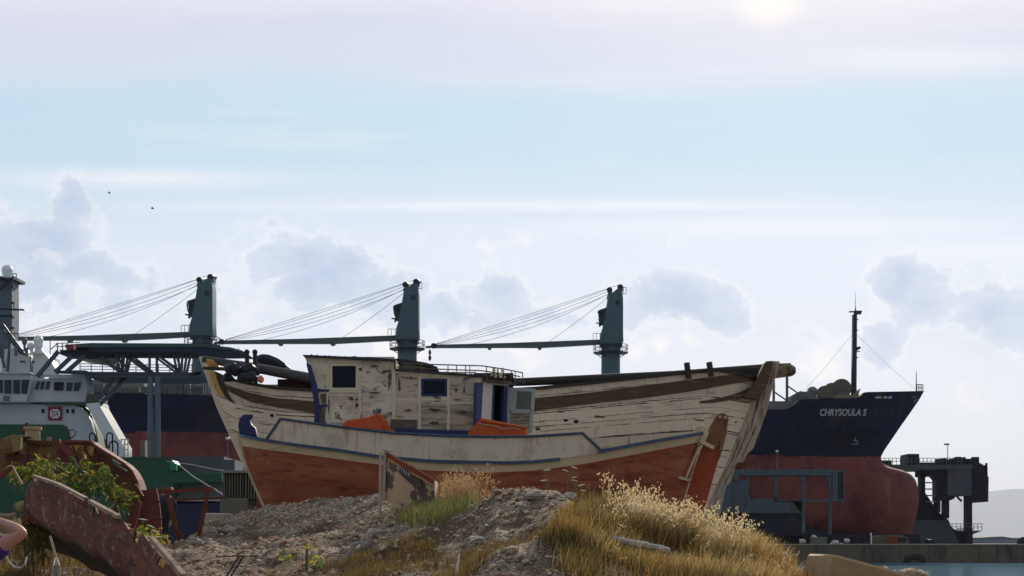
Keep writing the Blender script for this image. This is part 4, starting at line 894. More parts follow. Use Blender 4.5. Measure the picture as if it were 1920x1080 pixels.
# broad bare strake (wale) as a band standing proud of the planking
def band(hull, name, mat, up, lo, parent, off=.035, n=60, seg=4):
    m = MB(); xs = np.linspace(up[0][0], up[-1][0], n)
    for side in (1, -1):
        vs = []
        for x in xs:
            a, b = interp(x, up), interp(x, lo)
            for k in range(seg + 1): vs.append(hull.at(x, a + (b - a) * k / seg, off, side))
            vs.append(hull.at(x, b, -.03, side)); vs.append(hull.at(x, a, -.03, side))
        c = seg + 3; m.add(vs, [(i * c + j, i * c + (j + 1) % c, (i + 1) * c + (j + 1) % c, (i + 1) * c + j) for i in range(n - 1) for j in range(c)])
    return m.build(name, mat, parent)
band(HW, 'wale', mt['wale'], [(418, 722), (470, 737), (520, 747), (585, 752), (700, 760), (850, 760), (1005, 746), (1100, 737), (1200, 724), (1300, 711), (1372, 702), (1420, 709)],
     [(418, 726), (430, 735), (470, 754), (520, 764), (585, 774), (700, 783), (850, 783), (1005, 770), (1100, 758), (1200, 747), (1300, 733), (1372, 720), (1420, 714)], wb)
band(HW, 'lower_strake', mt['wale'], [(1312, 752.5), (1340, 748), (1370, 741), (1395, 732), (1418, 722)], [(1312, 756), (1340, 755), (1370, 750), (1395, 747), (1410, 745)], wb, n=24)
m = MB(); m.prism([(1437, 677), (1450, 676), (1446, 700), (1434, 728), (1422, 748), (1396, 747), (1394, 741), (1406, 731), (1417, 714), (1426, 697)], DW - .68, .66); m.rough(.015, 3); m.build('inner_post', mt['wale'], wb, bevel=.02)
m = MB(); m.prism([(1447, 677), (1463, 677), (1457, 700), (1447, 735), (1438, 770), (1428, 800), (1414, 840), (1401, 852), (1391, 875), (1378, 880), (1369, 905), (1352, 920), (1340, 960), (1322, 1040), (1296, 1046), (1318, 975), (1345, 900), (1368, 855), (1388, 795), (1406, 745), (1432, 705)], DW - .2, .4)
m.rough(.035, 2.5); m.build('sternpost', mt['greywood'], wb, bevel=.025)
m = MB(); m.prism([(1346, 915), (1356, 908), (1362, 912), (1350, 965), (1344, 1010), (1332, 1030), (1336, 965)], DW - .24, .14); m.build('split_plank', M('bleached_split_plank', (.34, .30, .24), .85, var=.2), wb)
for q in ([(1383, 868), (1392, 866), (1400, 872), (1390, 880), (1378, 878)],):
    m = MB(); m.prism(q, DW - .32, .5); m.build('rusty_gudgeon', mt['rusty'], wb, bevel=.02)
m = MB(); m.prism([(372, 669), (381, 668), (388, 672), (402, 712), (414, 745), (430, 782), (452, 826), (478, 878), (520, 950), (585, 1040), (600, 1046), (575, 1046), (520, 985), (480, 925), (455, 872), (432, 822), (405, 762), (388, 712)], DW - .13, .26); m.build('stem_post', mt['white_hull'], wb, bevel=.02)
def skinpatch(hull, q, name, mat, parent, off=.05, dmin=0):
    m = MB(); a = [hull.at(x, y, off) for x, y in q]; b = [v + Vector((0, .12, 0)) for v in a]; n = len(a); c = sum(a, Vector()) / n; m.add(a + b + [c], [(i, (i + 1) % n, 2 * n) for i in range(n)] + [(i, i + n, (i + 1) % n + n, (i + 1) % n) for i in range(n)]); return m.build(name, mat, parent)
m = MB(); m.prism([(386, 672), (398, 674), (407, 682), (410, 689), (394, 692), (388, 684)], DW - .75, .5, 0); m.build('stem_knee', mt['yellow'], wb, bevel=.03)
skinpatch(HW, [(393, 697), (404, 697), (409, 715), (421, 742), (422, 747), (407, 737), (398, 718)], 'stem_knee', mt['yellow'], wb)
skinpatch(HW, [(405, 697), (413, 700), (420, 720), (433, 752), (440, 757), (425, 748), (413, 728), (406, 710)], 'hawse_board', mt['darkwood'], wb, .06)
m = MB(); m.beam(P(386, 691, DW - .9), P(432, 692, DW - 1.2), .35, .08, 0); m.build('catwalk_plank', mt['darkwood'], wb)
# bitts at the stern and bow
for (x0, y0, x1, y1) in ((1286, 680, 1291, 704), (1328, 679, 1333, 700)):
    m = MB(); m.beam(P(x0 + 1.5, y0, DW - 1.5), P(x1 + .5, y1 + 6, DW - 1.5), .165); m.build('timber_bitt', mt['darkwood'], wb, bevel=.015)
for x in (463, 478):
    m = MB(); m.ball(P(x, 660, DW - 1.0), .085, n=14); m.tube(P(x, 662, DW - 1), P(x + 1, 720, DW - 1), .065, .075, 12); m.build('mooring_bollard', mt['darkwood'], wb)
for pts, rs, lab, nm in (([(380, 673), (480, 690), (590, 711), (760, 735)], [.10, .15, .17, .16], 'thick grey spar lying along the bow of the white boat', 'wooden_spar'), ([(700, 722), (985, 716), (1260, 704), (1430, 693), (1482, 692)], [.12, .13, .15, .18, .2], 'long dark mast lying along the stern half of the white boat', 'lowered_mast')):
    m = MB(); m.poly([P(x, y, DW - .6 if nm == 'wooden_spar' else DW + .7) for x, y in pts], rs, 14); m.build(nm, mt['spar'] if nm == 'wooden_spar' else mt['darkwood'], tags=dict(label=lab, cat='spar'), smooth=50)
m = MB(); m.prism([(1458, 690), (1465, 684), (1476, 682), (1489, 684), (1493, 690), (1493, 702), (1470, 705), (1455, 707)], DW + .45, .6); m.build('mast_heel', M('mast_heel_wood', (.20, .16, .09), .8, var=.4, patches=[((.04, .035, .03), 2.5, (1, 1, 1), .48, .6, .9)]), tags=dict(label='squared yellowish timber block behind the top of the sternpost', cat='timber'), bevel=.06)
m = MB(); m.prism([(470, 676), (478, 667), (490, 663), (503, 664), (520, 671), (533, 680), (540, 690), (520, 695), (478, 690)], DW + .2, 1.4); m.build('upturned_dinghy', mt['blackrub'], bevel=.12, tags=dict(label='black upturned dinghy behind the grey spar on the white boat', cat='dinghy'))
m = MB()
for k in range(16): m.ball(P(426 + random.uniform(0, 50), 697 + random.uniform(-8, 12), DW - 1.6 + random.uniform(-.2, .3)), random.uniform(.10, .20), (1.2, 1, .9), 10, 7)
m.rough(.06, 5); m.build('tarpaulin_heap', mt['cloth'], tags=dict(label='crumpled black tarpaulin heap on the bow of the white boat', cat='tarpaulin'))
m = MB(); m.ball(P(489, 711, DW - 1.85), .1, (1, 1, 1.2)); m.build('net_float', mt['float'], tags=dict(label='small pink float beside the black tarpaulin on the white bow', cat='float'))
m = MB(); m.pbox(520, 712, 585, 728, DW - .5, 1.2); m.rough(.05, 3); m.build('net_pile', M('dark_red_net', (.035, .012, .014), .95, var=.6), tags=dict(label='dark red net pile under the grey spar', cat='fishing net'))
for (x, y) in ((511, 779), (1060, 788), (1080, 790)):
    m = MB(); m.ball(HW.at(x, y, .0), .06, (1.4, .4, .8), 8, 6); m.rough(.02, 9); m.build('missing_caulk', mt['black'], wb)
rs_ = random.Random(3); m = MB()
for d in (52, 70, 90, 112, 136, 162, 192):       # opened seams between the planks, in broken runs
    x = 430 + d * .25
    while x < 1400:
        L = rs_.uniform(20, 150); g = rs_.uniform(4, 40)
        pts = []
        for k in range(max(3, int(L / 9))):
            xx = min(x + L * k / max(2, int(L / 9) - 1), 1405); yy = interp(xx, topW) + d * (1 - .10 * math.sin((xx - 400) / 1000 * math.pi)) + rs_.uniform(-.5, .5)
            if (xx - (398 + d * .32)) < 4 or xx > 1424 - d * .30: continue
            pts.append(HW.at(xx, yy, .002))
        if len(pts) > 2: m.poly(pts, [rs_.uniform(.003, .009) * (1.9 if d in (52, 112) else 1) for _ in pts], 4)
        x += L + g
m.build('plank_seam', mt['darkwood'], wb, smooth=0)
m = MB()
for k in range(18):                                            # bare and dirty flakes where the paint has gone, mostly along seams
    xx = rs_.uniform(450, 1395); d = rs_.choice((50, 63, 77, 92, 109, 127)) + rs_.uniform(-2, 3); yy = interp(xx, topW) + d; w = rs_.uniform(3, 16); h = rs_.uniform(.8, 3)
    if xx > 1415 - d * .3: continue
    n_ = 11; a_ = [HW.at(xx + math.cos(i * 2 * math.pi / n_) * w * rs_.uniform(.4, 1.1), yy + math.sin(i * 2 * math.pi / n_) * h * rs_.uniform(.4, 1.2), .006) for i in range(n_)]
    c_ = sum(a_, Vector()) / n_; m.add([c_ + Vector((0, -.003, 0))] + a_, [(0, i + 1, (i + 1) % n_ + 1) for i in range(n_)])
m.build('bare_flake', mt['wale'], wb, smooth=0)
m = MB(); Lp = [(1437, 680), (1425, 712), (1406, 745), (1388, 795), (1368, 855), (1345, 900), (1325, 970)]; Rp = [(1461, 680), (1451, 712), (1440, 750), (1425, 795), (1398, 850), (1366, 905), (1345, 970)]
for k in range(20):
    f = rs_.uniform(.12, .9); a0 = rs_.uniform(0, 4.6); L = rs_.uniform(.3, 1.3); pts = []
    for i in range(7):
        q = min(a0 + L * i / 6, 5.99); j = int(q); r_ = q - j; ff = f + .025 * math.sin(i * 1.1 + k)
        lx = Lp[j][0] + (Lp[j + 1][0] - Lp[j][0]) * r_; ly = Lp[j][1] + (Lp[j + 1][1] - Lp[j][1]) * r_; rx = Rp[j][0] + (Rp[j + 1][0] - Rp[j][0]) * r_
        pts.append(P(lx + (rx - lx) * ff, ly, DW - .205))
    m.poly(pts, [.003, .007, .010, .006, .009, .006, .003], 4)
m.build('timber_crack', mt['darkwood'], wb, smooth=0)
# props under the keel
for px in (560, 900, 1200):
    m = MB(); m.box(P(px, 1050, DW) + Vector((0, 0, -.55)), .5, 1.2, 1.0); m.build('keel_block', mt['greywood'], tags=dict(label=f'wooden keel block under the white boat {"near its bow" if px < 700 else "amidships" if px < 1000 else "near its stern"}', cat='keel block'))

# ------------------------------------------------------------------ red and cream boat, in front
DR = 40.0
rb = thing('fishing_boat', 'cream and red fishing boat with peeling wheelhouse standing in front of the white boat', 'boat', P(880, 1045, DR))
topR = [(450, 815), (500, 824), (560, 833), (640, 843), (716, 855), (815, 864), (950, 866), (1050, 859), (1130, 848), (1180, 837), (1240, 827), (1318, 814)]
LR = [(449, 815), (454, 842), (464, 876), (478, 910), (492, 943), (520, 990), (560, 1046)]
RR = [(1319, 814), (1312, 838), (1303, 870), (1292, 905), (1280, 945), (1268, 990), (1250, 1046)]
def BR(u, t, px, py):
    f = max(0, math.sin(math.pi * min(max(u ** .92, 0), 1))) ** (.55 + .55 * t); g = (1 - min(t, 1) ** 2.6) ** .7
    return .07 + 1.75 * f * (g * .93 + .07)
HR = Hull(DR, topR, [(540, 1046), (1340, 1046)], LR, RR, BR)
wl = [(445, 835), (500, 843), (600, 856), (700, 870), (800, 882), (900, 887), (1000, 883), (1100, 869), (1200, 850), (1290, 833), (1330, 826)]
def hull_zoned(hull, name, mats, wl, nu, parent, length, girth):
    # rows are fitted to the painted waterline, so that the boundary is clean
    us = [i / nu for i in range(nu + 1)]; o0 = origin(parent); vs = []; uvs = []; fs = []; mi = []
    na, nb = 6, 26; rows = na + nb + 1
    for side in (1, -1):
        for r in range(rows):
            for u in us:
                l0, r0 = hull.ends(0); x = l0 + (r0 - l0) * u; tb = .12
                for _ in range(6):
                    px, py = hull.pix(u, tb); w = interp(px, wl); a, b = hull.pix(u, 0)[1], hull.pix(u, 1)[1]; tb = (w - a) / (b - a)
                t = tb * r / na if r <= na else tb + (1 - tb) * (r - na) / nb
                vs.append(hull.pos(u, t, 0, side) - o0); uvs.append((u * length, t * girth))
        k = 0 if side > 0 else rows * (nu + 1)
        for j in range(rows - 1):
            for i in range(nu):
                q = (k + j * (nu + 1) + i, k + j * (nu + 1) + i + 1, k + (j + 1) * (nu + 1) + i + 1, k + (j + 1) * (nu + 1) + i); fs.append(q if side > 0 else q[::-1]); mi.append(0 if j < na else 1)
    n1 = rows * (nu + 1)
    for i in range(nu):
        fs.append((i, n1 + i, n1 + i + 1, i + 1)); mi.append(2); a = (rows - 1) * (nu + 1) + i; fs.append((a, a + 1, n1 + a + 1, n1 + a)); mi.append(1)
    for j in range(rows - 1):
        for i in (0, nu): a, b = j * (nu + 1) + i, (j + 1) * (nu + 1) + i; fs.append((a, b, n1 + b, n1 + a) if i == 0 else (b, a, n1 + a, n1 + b)); mi.append(0 if j < na else 1)
    me = bpy.data.meshes.new(name); me.from_pydata(vs, [], fs); ul = me.uv_layers.new(name='UVMap')
    for lp in me.loops: ul.data[lp.index].uv = uvs[lp.vertex_index]
    for p, k in zip(me.polygons, mi): p.material_index = k
    for m_ in mats: me.materials.append(m_)
    me.shade_smooth(); me.set_sharp_from_angle(angle=R(40)); o = bpy.data.objects.new(name, me); col.objects.link(o); o.parent = parent; return o
hull_zoned(HR, 'hull', [mt['cream2'], mt['antifoul'], mt['darkwood']], wl, 90, rb, 11.6, 3.0)
HR.rail('rub_rail', mt['blue_rail'], [(450, 817), (500, 826), (560, 835), (640, 845), (716, 857), (815, 865), (950, 868), (1000, 866), (1050, 861)], .07, .075, rb, n=60)
HR.rail('stern_cap_rail', mt['blue_rail'], [(1122, 847), (1180, 836), (1240, 825), (1321, 812)], .09, .08, rb, n=24)
HR.rail('waterline_edge', mt['antifoul2'], [(x, y + 1.5) for x, y in wl[1:-1]], .008, .05, rb, off=.025, n=60)
# raised bulwark panel
bt = [(500, 823), (526, 785), (590, 794), (650, 802), (740, 812), (830, 817), (920, 819), (1000, 818), (1092, 812), (1131, 848)]
def bulw():
    xs = sorted(set(list(np.linspace(500, 1131, 56)) + [526, 1092])); m = MB()
    for side in (1, -1):
        vs = []
        for x in xs:
            yb = interp(x, topR) + 1; yt = min(interp(x, bt), yb - .3); p = HR.at(x, yb, 0, side); d = p.y if side > 0 else 2 * DR - p.y
            q = P(x, yt, d); 
            if side < 0: q.y = p.y
            for z, e in ((p.z, .02), (q.z, .02), (q.z, -.035), (p.z, -.035)): vs.append(Vector((p.x, p.y - side * e, z)))
        n = len(xs); m.add(vs, [(i * 4 + j, i * 4 + (j + 1) % 4, (i + 1) * 4 + (j + 1) % 4, (i + 1) * 4 + j) for i in range(n - 1) for j in range(4)])
    return m
bulw().build('bulwark', mt['cream'], rb)
m = MB()
for side in (1, -1):
    pts = []
    for x in [500, 508, 517, 526] + list(np.linspace(540, 1092, 44)) + [1105, 1118, 1131]:
        yb = interp(x, topR); p = HR.at(x, yb, .03, side); d = p.y if side > 0 else 2 * DR - p.y; q = P(x, interp(x, bt), d)
        pts.append(Vector((p.x, p.y, q.z)))
    m.poly(pts, .036, 6)
m.build('bulwark_rail', mt['blue_rail'], rb)
m = MB(); m.prism([(446, 797), (449, 784), (456, 777), (475, 777), (470, 781), (468, 788), (471, 796), (478, 802), (482, 819), (449, 817)], DR - .14, .28); m.build('stem_head', mt['royal'], rb, bevel=.02)
m = MB(); m.prism([(445, 812), (451, 812), (457, 842), (467, 876), (481, 910), (495, 943), (524, 990), (562, 1046), (550, 1046), (515, 990), (487, 940), (471, 903), (459, 872), (450, 840)], DR - .09, .18); m.build('stem_band', [mt['cream2']], rb)
m = MB(); m.prism([(1302, 800), (1310, 797), (1320, 796), (1327, 802), (1329, 812), (1324, 826), (1316, 836), (1300, 836), (1302, 812)], DR - .22, .3); m.build('stern_head', mt['cream2'], rb, bevel=.03)
# rudder
rd = MB(); rd.prism([(1320, 832), (1349, 838), (1346, 866), (1335, 905), (1324, 945), (1314, 985), (1276, 1000), (1286, 935), (1300, 885), (1312, 850)], DR - .05, .10); rudder = rd.build('rudder', mt['antifoul2'], rb, bevel=.015)
m = MB(); m.prism([(1341, 783), (1345, 777), (1352, 774.5), (1360, 775), (1365, 780), (1366, 788), (1362, 812), (1356, 838), (1349, 862), (1344, 866), (1349, 838), (1321, 832), (1331, 800)], DR - .09, .16); m.build('rudder_head', M('rudder_head_wood', (.19, .085, .045), .85, var=.35, patches=[((.33, .20, .15), 5, (1, 1, .5), .56, .66, .7), ((.05, .03, .02), 5, (2, 1, .5), .56, .66, .8)], bump=.5), rudder, bevel=.015)
m = MB(); m.tube(P(1350, 781.5, DR - .10), P(1350, 781.5, DR - .15), .045, n=12); m.tube(P(1360, 782.5, DR - .10), P(1360, 782.5, DR - .15), .045, n=12); m.build('tiller_bolt', mt['rope'], rudder)
m = MB(); m.poly([P(1311, 838, DR - .3), P(1298, 868, DR - .3), P(1286, 896, DR - .3)], .032, 8); m.beam(P(1312, 827, DR - .28), P(1338, 840, DR - .2), .10, .09); m.beam(P(1266, 893, DR - .3), P(1292, 900, DR - .3), .07, .07); m.build('rudder_strap', mt['cream2'], rb)

# wheelhouse
YN, YF_ = DR - 1.25, DR + 1.25       # near and far wall planes
cb = MB()
wall1 = [(570, 668), (740, 676), (741, 806), (596, 800), (592, 760), (578, 682)]
wall2 = [(741, 693), (900, 705), (892, 812), (741, 806)]
m = MB(); m.prism(wall1, YN, .06, 0); m.prism(wall1, YF_, .06, 0); m.prism(wall2, YN, .06, 0); m.prism([(741, 693), (960, 713), (950, 815), (741, 806)], YF_, .06, 0)
A = P(578, 676, YN); 
m.add([P(573, 669, YN), P(597, 800, YN), Vector((P(597, 800, YN).x, YF_, P(597, 800, YN).z)), Vector((P(573, 669, YN).x, YF_, P(573, 669, YN).z))], [(0, 1, 2, 3)], 0)
q = P(741, 676, YN); q2 = P(741, 806, YN); m.box((q.x, DR, (q.z + P(741, 693, YN).z) / 2), .05, 2.5, q.z - P(741, 693, YN).z, 0)
m.box(((P(600, 0, YN).x + P(940, 0, YN).x) / 2, DR, P(0, 812, YN).z - .02), P(940, 0, YN).x - P(600, 0, YN).x, 2.4, .06, 1)
cab = m.build('wheelhouse', [mt['cabin'], mt['darkwood']], rb)
# aft corner wall: runs away from the camera with a doorway in it
cA, cB = P(900, 705, YN), Vector((P(962, 0, DR + .6).x, DR + .6, P(962, 716, DR + .6).z))
def aft(px, py):                                     # photo point -> point on the slanted aft wall
    dx, dy = cB.x - cA.x, cB.y - cA.y; k = (px - 960) / F
    s_ = (k * cA.y - cA.x) / (dx - k * dy); Yk = cA.y + dy * s_; return P(px, py, Yk)
def aftbox(m, q, th=.05, off=0, mi=0):
    n_ = Vector((cB.y - cA.y, -(cB.x - cA.x), 0)).normalized()
    a = [aft(x, y) + n_ * off for x, y in q]; b = [v - n_ * th for v in a]; n = len(a)
    m.add(a + b, [tuple(range(n)), tuple(range(2 * n - 1, n - 1, -1))] + [(i, i + n, (i + 1) % n + n, (i + 1) % n) for i in range(n)], mi)
m = MB(); aftbox(m, [(900, 706), (925, 708), (920, 812), (893, 812)]); aftbox(m, [(925, 708), (958, 711), (957, 724), (924, 721)]); m.build('aft_panel', mt['whitetrim'], cab)
m = MB(); aftbox(m, [(892, 717), (904, 717), (899, 812), (889, 812)], .07, .03); aftbox(m, [(924, 721), (926.5, 721), (923, 812), (920, 812)], .06, .015); aftbox(m, [(944, 723), (952.5, 724), (949, 812), (940, 812)], .08, .02); m.build('blue_jamb', mt['royal'], cab)
m = MB(); m.box((P(925, 0, DR).x, DR + .4, P(0, 760, DR).z), 1.0, .04, 1.7); m.build('doorway_shade_sheet', mt['black'], cab)  # near-black sheet behind the doorway, stands in for the shade inside
# open door swung aft
dr = MB(); yD = DR + .2
for q in ([(952, 726), (1004, 729), (1004, 735), (952, 732)], [(952, 732), (960, 732), (955, 800), (949, 800)], [(997, 734), (1004, 735), (998, 812), (992, 812)], [(956, 767), (997, 768), (996, 775), (955, 774)], [(953, 798), (994, 806), (992, 815), (950, 815)]): dr.prism(q, yD, .05, 0)
dr.prism([(955, 774), (996, 775), (993, 808), (953, 800)], yD + .02, .02, 1); dr.prism([(959, 732), (970, 733), (967, 767), (956, 767)], yD + .01, .03, 0)
door = dr.build('door', [mt['greytrim'], mt['cabin_worn']], cab)
m = MB(); m.prism([(969, 733), (997, 735), (994, 768), (966, 767)], yD + .02, .012); m.build('pane', M('dull_door_glass', (.10, .11, .10), .25, var=.5, bump=0), door)
# window, side door, panels, mouldings
wn = MB()
for a in ((623, 681, 667, 686), (618, 681, 623, 732), (667, 681, 672, 732), (623, 727, 667, 732)): wn.pbox(*a, YN - .03, .05)
win = wn.build('window', mt['trim'], cab); m = MB(); m.pbox(623, 686, 667, 727, YN - .008, .03); m.build('pane', mt['glass'], win)
wn = MB()
for a in ((794, 710, 834, 715), (790, 710, 794, 743), (834, 710, 838, 743), (794, 739, 834, 743)): wn.pbox(*a, YN - .02, .035)
win = wn.build('window', mt['royal'], cab, bevel=.008); m = MB(); m.pbox(793, 714, 835, 740, YN - .01, .03); m.build('pane', mt['glass'], win)
dd = MB()
for a in ((612, 681, 617.5, 800), (672, 684, 677, 800), (617.5, 788, 672, 793), (617.5, 732, 672, 736), (614, 676, 676, 680)): dd.pbox(*a, YN - .022, .03)
for q in ([(622, 741), (665, 741), (665, 743), (622, 743)], [(621, 741), (623, 741), (620, 783), (618, 783)], [(663, 745), (665.5, 745), (664, 785), (662, 785)]): dd.prism(q, YN - .018, .02)
sd_ = dd.build('side_door', mt['trim'], cab); m = MB(); m.pbox(673, 690, 678, 694, YN - .045, .05); m.pbox(667, 757, 672, 762, YN - .045, .05); m.build('hinge', mt['rusty'], sd_)
m = MB()
for a in ((735, 680, 741.5, 807), (784.5, 706, 789, 811), (838.5, 706, 843, 812), (743, 749, 890, 751), (678, 738, 735, 740), (575, 669, 740, 674), (742, 697, 893, 700)): m.pbox(*a, YN - (.02 if a[3] - a[1] > 20 else .016), .03)
m.build('moulding', mt['trim'], cab)
m = MB(); m.prism([(790, 756), (838, 757), (837, 806), (789, 805)], YN - .012, .02); m.build('worn_panel', mt['cabin_worn'], cab)
m = MB(); m.prism([(843, 757), (889, 758), (887, 808), (843, 806)], YN - .012, .02); m.build('worn_panel', mt['cabin_worn'], cab)
m = MB(); m.prism([(733, 786), (782, 787), (781, 806), (731, 806)], YN - .03, .02); m.build('dark_panel', mt['cabin_dark'], cab)
mt['cabin_pink'] = M('pinkish_primer_panel', (.50, .395, .32), .85, var=.18, patches=[((.60, .53, .40), 3, (.8, 1, 1.6), .50, .62, .8), ((.12, .11, .10), 4.5, (.5, 1, 2.6), .56, .64, .85)], bump=.35)
mt['grime'] = M('black_mould_grime', (.07, .068, .062), .9, var=.5, patches=[((.38, .34, .26), 7, (1, 1, 1.5), .55, .62, .8)])
for q in ([(744, 702), (783, 705), (783, 747), (744, 746)], [(744, 753), (783, 754), (782, 785), (743, 784)], [(844, 712), (889, 715), (889, 748), (844, 748)]):
    m = MB(); m.prism(q, YN - .008, .02); m.build('pinkish_panel', mt['cabin_pink'], cab)
for k, (x, y, w, h) in enumerate(((693, 684, 18, 5), (716, 692, 14, 7), (727, 690, 6, 42), (690, 735, 26, 4), (698, 765, 20, 12), (746, 709, 5, 28), (760, 706, 18, 5), (757, 765, 16, 7), (852, 724, 6, 12), (868, 722, 4, 18), (848, 748, 22, 3), (853, 770, 24, 6), (800, 764, 30, 8), (806, 788, 20, 10), (614, 740, 4, 40), (655, 746, 9, 4), (676, 775, 3, 18))):
    m = MB(); rnd = random.Random(k); n_ = 22; q = [(x + w / 2 + math.cos(2 * math.pi * i / n_) * w / 2 * rnd.uniform(.25, 1.15), y + h / 2 + math.sin(2 * math.pi * i / n_) * h / 2 * rnd.uniform(.2, 1.2)) for i in range(n_)]
    m.prism(q, YN - .0245 - k * .0004, .03); m.build('peeled_patch', mt['grime'], cab)
m = MB(); m.prism([(574, 682), (582, 684), (594, 722), (600, 766), (596, 806), (588, 806), (590, 764), (584, 722)], YN - .05, .12); m.prism([(592, 729), (617, 730), (617, 735), (594, 734)], YN - .03, .06); m.prism([(594, 759), (614, 757), (614, 763), (596, 766)], YN - .03, .06); m.prism([(590, 793), (612, 792), (611, 803), (590, 805)], YN - .03, .06); m.build('blue_corner_post', mt['royal'], cab)
m = MB(); m.prism([(740, 803), (893, 808), (892, 818), (740, 813)], YN - .04, .06); m.build('blue_skirting', mt['royal'], cab)
m = MB(); m.prism([(600, 740), (612, 737), (611, 755), (604, 757)], YN - .015, .02); m.prism([(597, 768), (610, 765), (609, 792), (597, 792)], YN - .015, .02); m.build('rotten_panel', mt['cabin_dark'], cab)
# roofs
m = MB(); z1 = YN - .12
m.prism([(567, 665), (640, 668), (700, 670), (742, 673.5), (742, 677), (570, 669)], z1, 2.75, 0)
for k in range(26):
    x = 572 + k * 6.7 + random.uniform(-2, 2); y = 666.5 + (x - 567) * .042; m.prism([(x, y), (x + random.uniform(4, 14), y + .3), (x + random.uniform(3, 9), y - random.uniform(.8, 3.5))], z1 + random.uniform(-.03, 1.8), .5, 0)
m.build('upper_roof', mt['roofing'], cab)
m = MB(); m.prism([(742, 691), (800, 695), (900, 703), (900, 706.5), (742, 695)], z1 + .03, 2.65, 0)
vs = [aft(900, 703), aft(962, 716)]; n_ = Vector((cB.y - cA.y, -(cB.x - cA.x), 0)).normalized()
aftbox(m, [(898, 702), (940, 706), (978, 715), (976, 720), (940, 711), (898, 707)], 1.4, .12, 0)
for k in range(24):
    x = 745 + k * 9.2 + random.uniform(-2, 2); y = 691 + (x - 742) * .082; m.prism([(x, y + 1), (x + random.uniform(6, 18), y + 1.8), (x + random.uniform(4, 12), y - random.uniform(.5, 3))], z1 + random.uniform(0, 1.2), .6, 0)
m.build('lower_roof', mt['roofing'], cab)
m = MB(); aftbox(m, [(905, 706), (940, 709), (972, 716), (960, 722), (925, 719), (904, 716)], .05, .08); m.build('fascia', mt['cabin_dark'], cab)
m = MB(); m.prism([(742, 676), (780, 679), (815, 687), (822, 693), (742, 692)], DR + .2, 1.2, 0); m.build('skylight', mt['cabin'], cab)
m = MB(); m.prism([(742, 672), (770, 675), (800, 680), (820, 688), (816, 692), (790, 684), (742, 677)], DR - .1, 1.6, 0); m.build('skylight_roof', mt['roofing'], cab)
def pl(pts, r=.014, Y=YN):
    m_ = MB(); m_.poly([P(x, y, Y) for x, y in pts], r, 6); return m_
m = MB()
for pts in ([(744, 681), (800, 683), (905, 686), (945, 692), (980, 699), (980, 708)], [(744, 688), (820, 692), (903, 695), (945, 701), (975, 706)]): m.poly([P(x, y, YN + .1 + (max(0, x - 900) * .012)) for x, y in pts], .016, 6)
for x in (773, 790, 840, 856, 873, 881, 912, 928, 940, 959, 966): m.beam(P(x, 681 + max(0, x - 800) * .05 + max(0, x - 905) * .1, YN + .1 + max(0, x - 900) * .012), P(x, 693 + (x - 742) * .075, YN + .1 + max(0, x - 900) * .012), .022)
m.build('roof_railing', M('railing_brown_paint', (.13, .10, .07), .8), cab)
m = MB()
for x in (925, 933, 943): m.beam(P(x, 690, YN + .3), P(x + 1, 708, YN + .3), .05)
m.beam(P(920, 699, YN + .3), P(946, 703, YN + .3), .05); m.beam(P(918, 705, YN + .3), P(948, 707, YN + .3), .05); m.build('navigation_light_bracket', mt['trim'], cab)
m = MB(); m.beam(P(740, 674, YN - .1), P(740, 693, YN - .1), .035); m.build('roof_post', mt['rusty'], cab)

rs_ = random.Random(9); m = MB(); m2 = MB()
for k in range(26):                                            # rust weeping from the rail bolts
    xx = 540 + k * 21.5 + rs_.uniform(-6, 6); yb = interp(xx, topR); p = HR.at(xx, yb, 0); yt = interp(xx, bt)
    w = rs_.uniform(.6, 1.6); L = rs_.choice((3, 4, 5, 8, 18)); q = [P(xx - w, yt + 1.5, p.y - .024), P(xx + w, yt + 1.5, p.y - .024), P(xx + w * .5, yt + 1.5 + L * .6, p.y - .024), P(xx + rs_.uniform(-.3, .3), yt + 1.5 + L, p.y - .024), P(xx - w * .5, yt + 1.5 + L * .5, p.y - .024)]
    (m if k % 3 else m2).add(q, [(0, 1, 2, 3, 4)])
m.build('rust_weep', M('rust_stain_light', (.42, .24, .11), .9), rb, smooth=0); m2.build('rust_weep', M('rust_stain_dark', (.30, .12, .035), .9), rb, smooth=0)
# orange tubs resting behind the bulwark rail
def tub(pts_top, pts_all, Y, dep, name, lab):
    t = thing(name, lab, 'box', P(pts_all[0][0], 815, Y)); m = MB(); m.prism(pts_all, Y, dep); m.build('shell', mt['orange'], t, bevel=.03)
    return t
yo = DR - 1.62
t1 = tub(None, [(641, 796), (650, 788), (690, 782), (708, 776), (717, 778), (735, 810), (690, 806), (645, 801)], yo, .75, 'orange_crate', 'orange wedge-shaped plastic tub leaning under the wheelhouse side door')
m = MB(); m.prism([(706, 776), (713, 777), (737, 811), (725, 811)], yo - .03, .8); m.build('rim', mt['orange'], t1, bevel=.01)
t2 = tub(None, [(899, 785), (905, 784), (988, 800), (988, 819), (878, 819), (875, 815)], yo + .05, .8, 'orange_crate', 'orange plastic tub with a white cord lying below the open wheelhouse door')
m = MB(); m.prism([(899, 785), (988, 801), (988, 804), (897, 789)], yo, .85); m.build('rim', mt['orange'], t2, bevel=.01)
m = MB(); m.poly([P(x, y, yo - .01) for x, y in ((897, 792), (905, 796), (925, 798), (935, 801), (943, 805), (955, 803), (965, 802), (975, 806))], .012, 6); m.build('cord', mt['rope'], t2)
for px in (560, 880, 1180):
    m = MB(); m.box(P(px, 1050, DR) + Vector((0, 0, -.45)), .45, 1.0, .9); m.build('keel_block', mt['greywood'], tags=dict(label=f'wooden keel block under the red boat {"near its bow" if px < 700 else "amidships" if px < 1000 else "near its rudder"}', cat='keel block'))
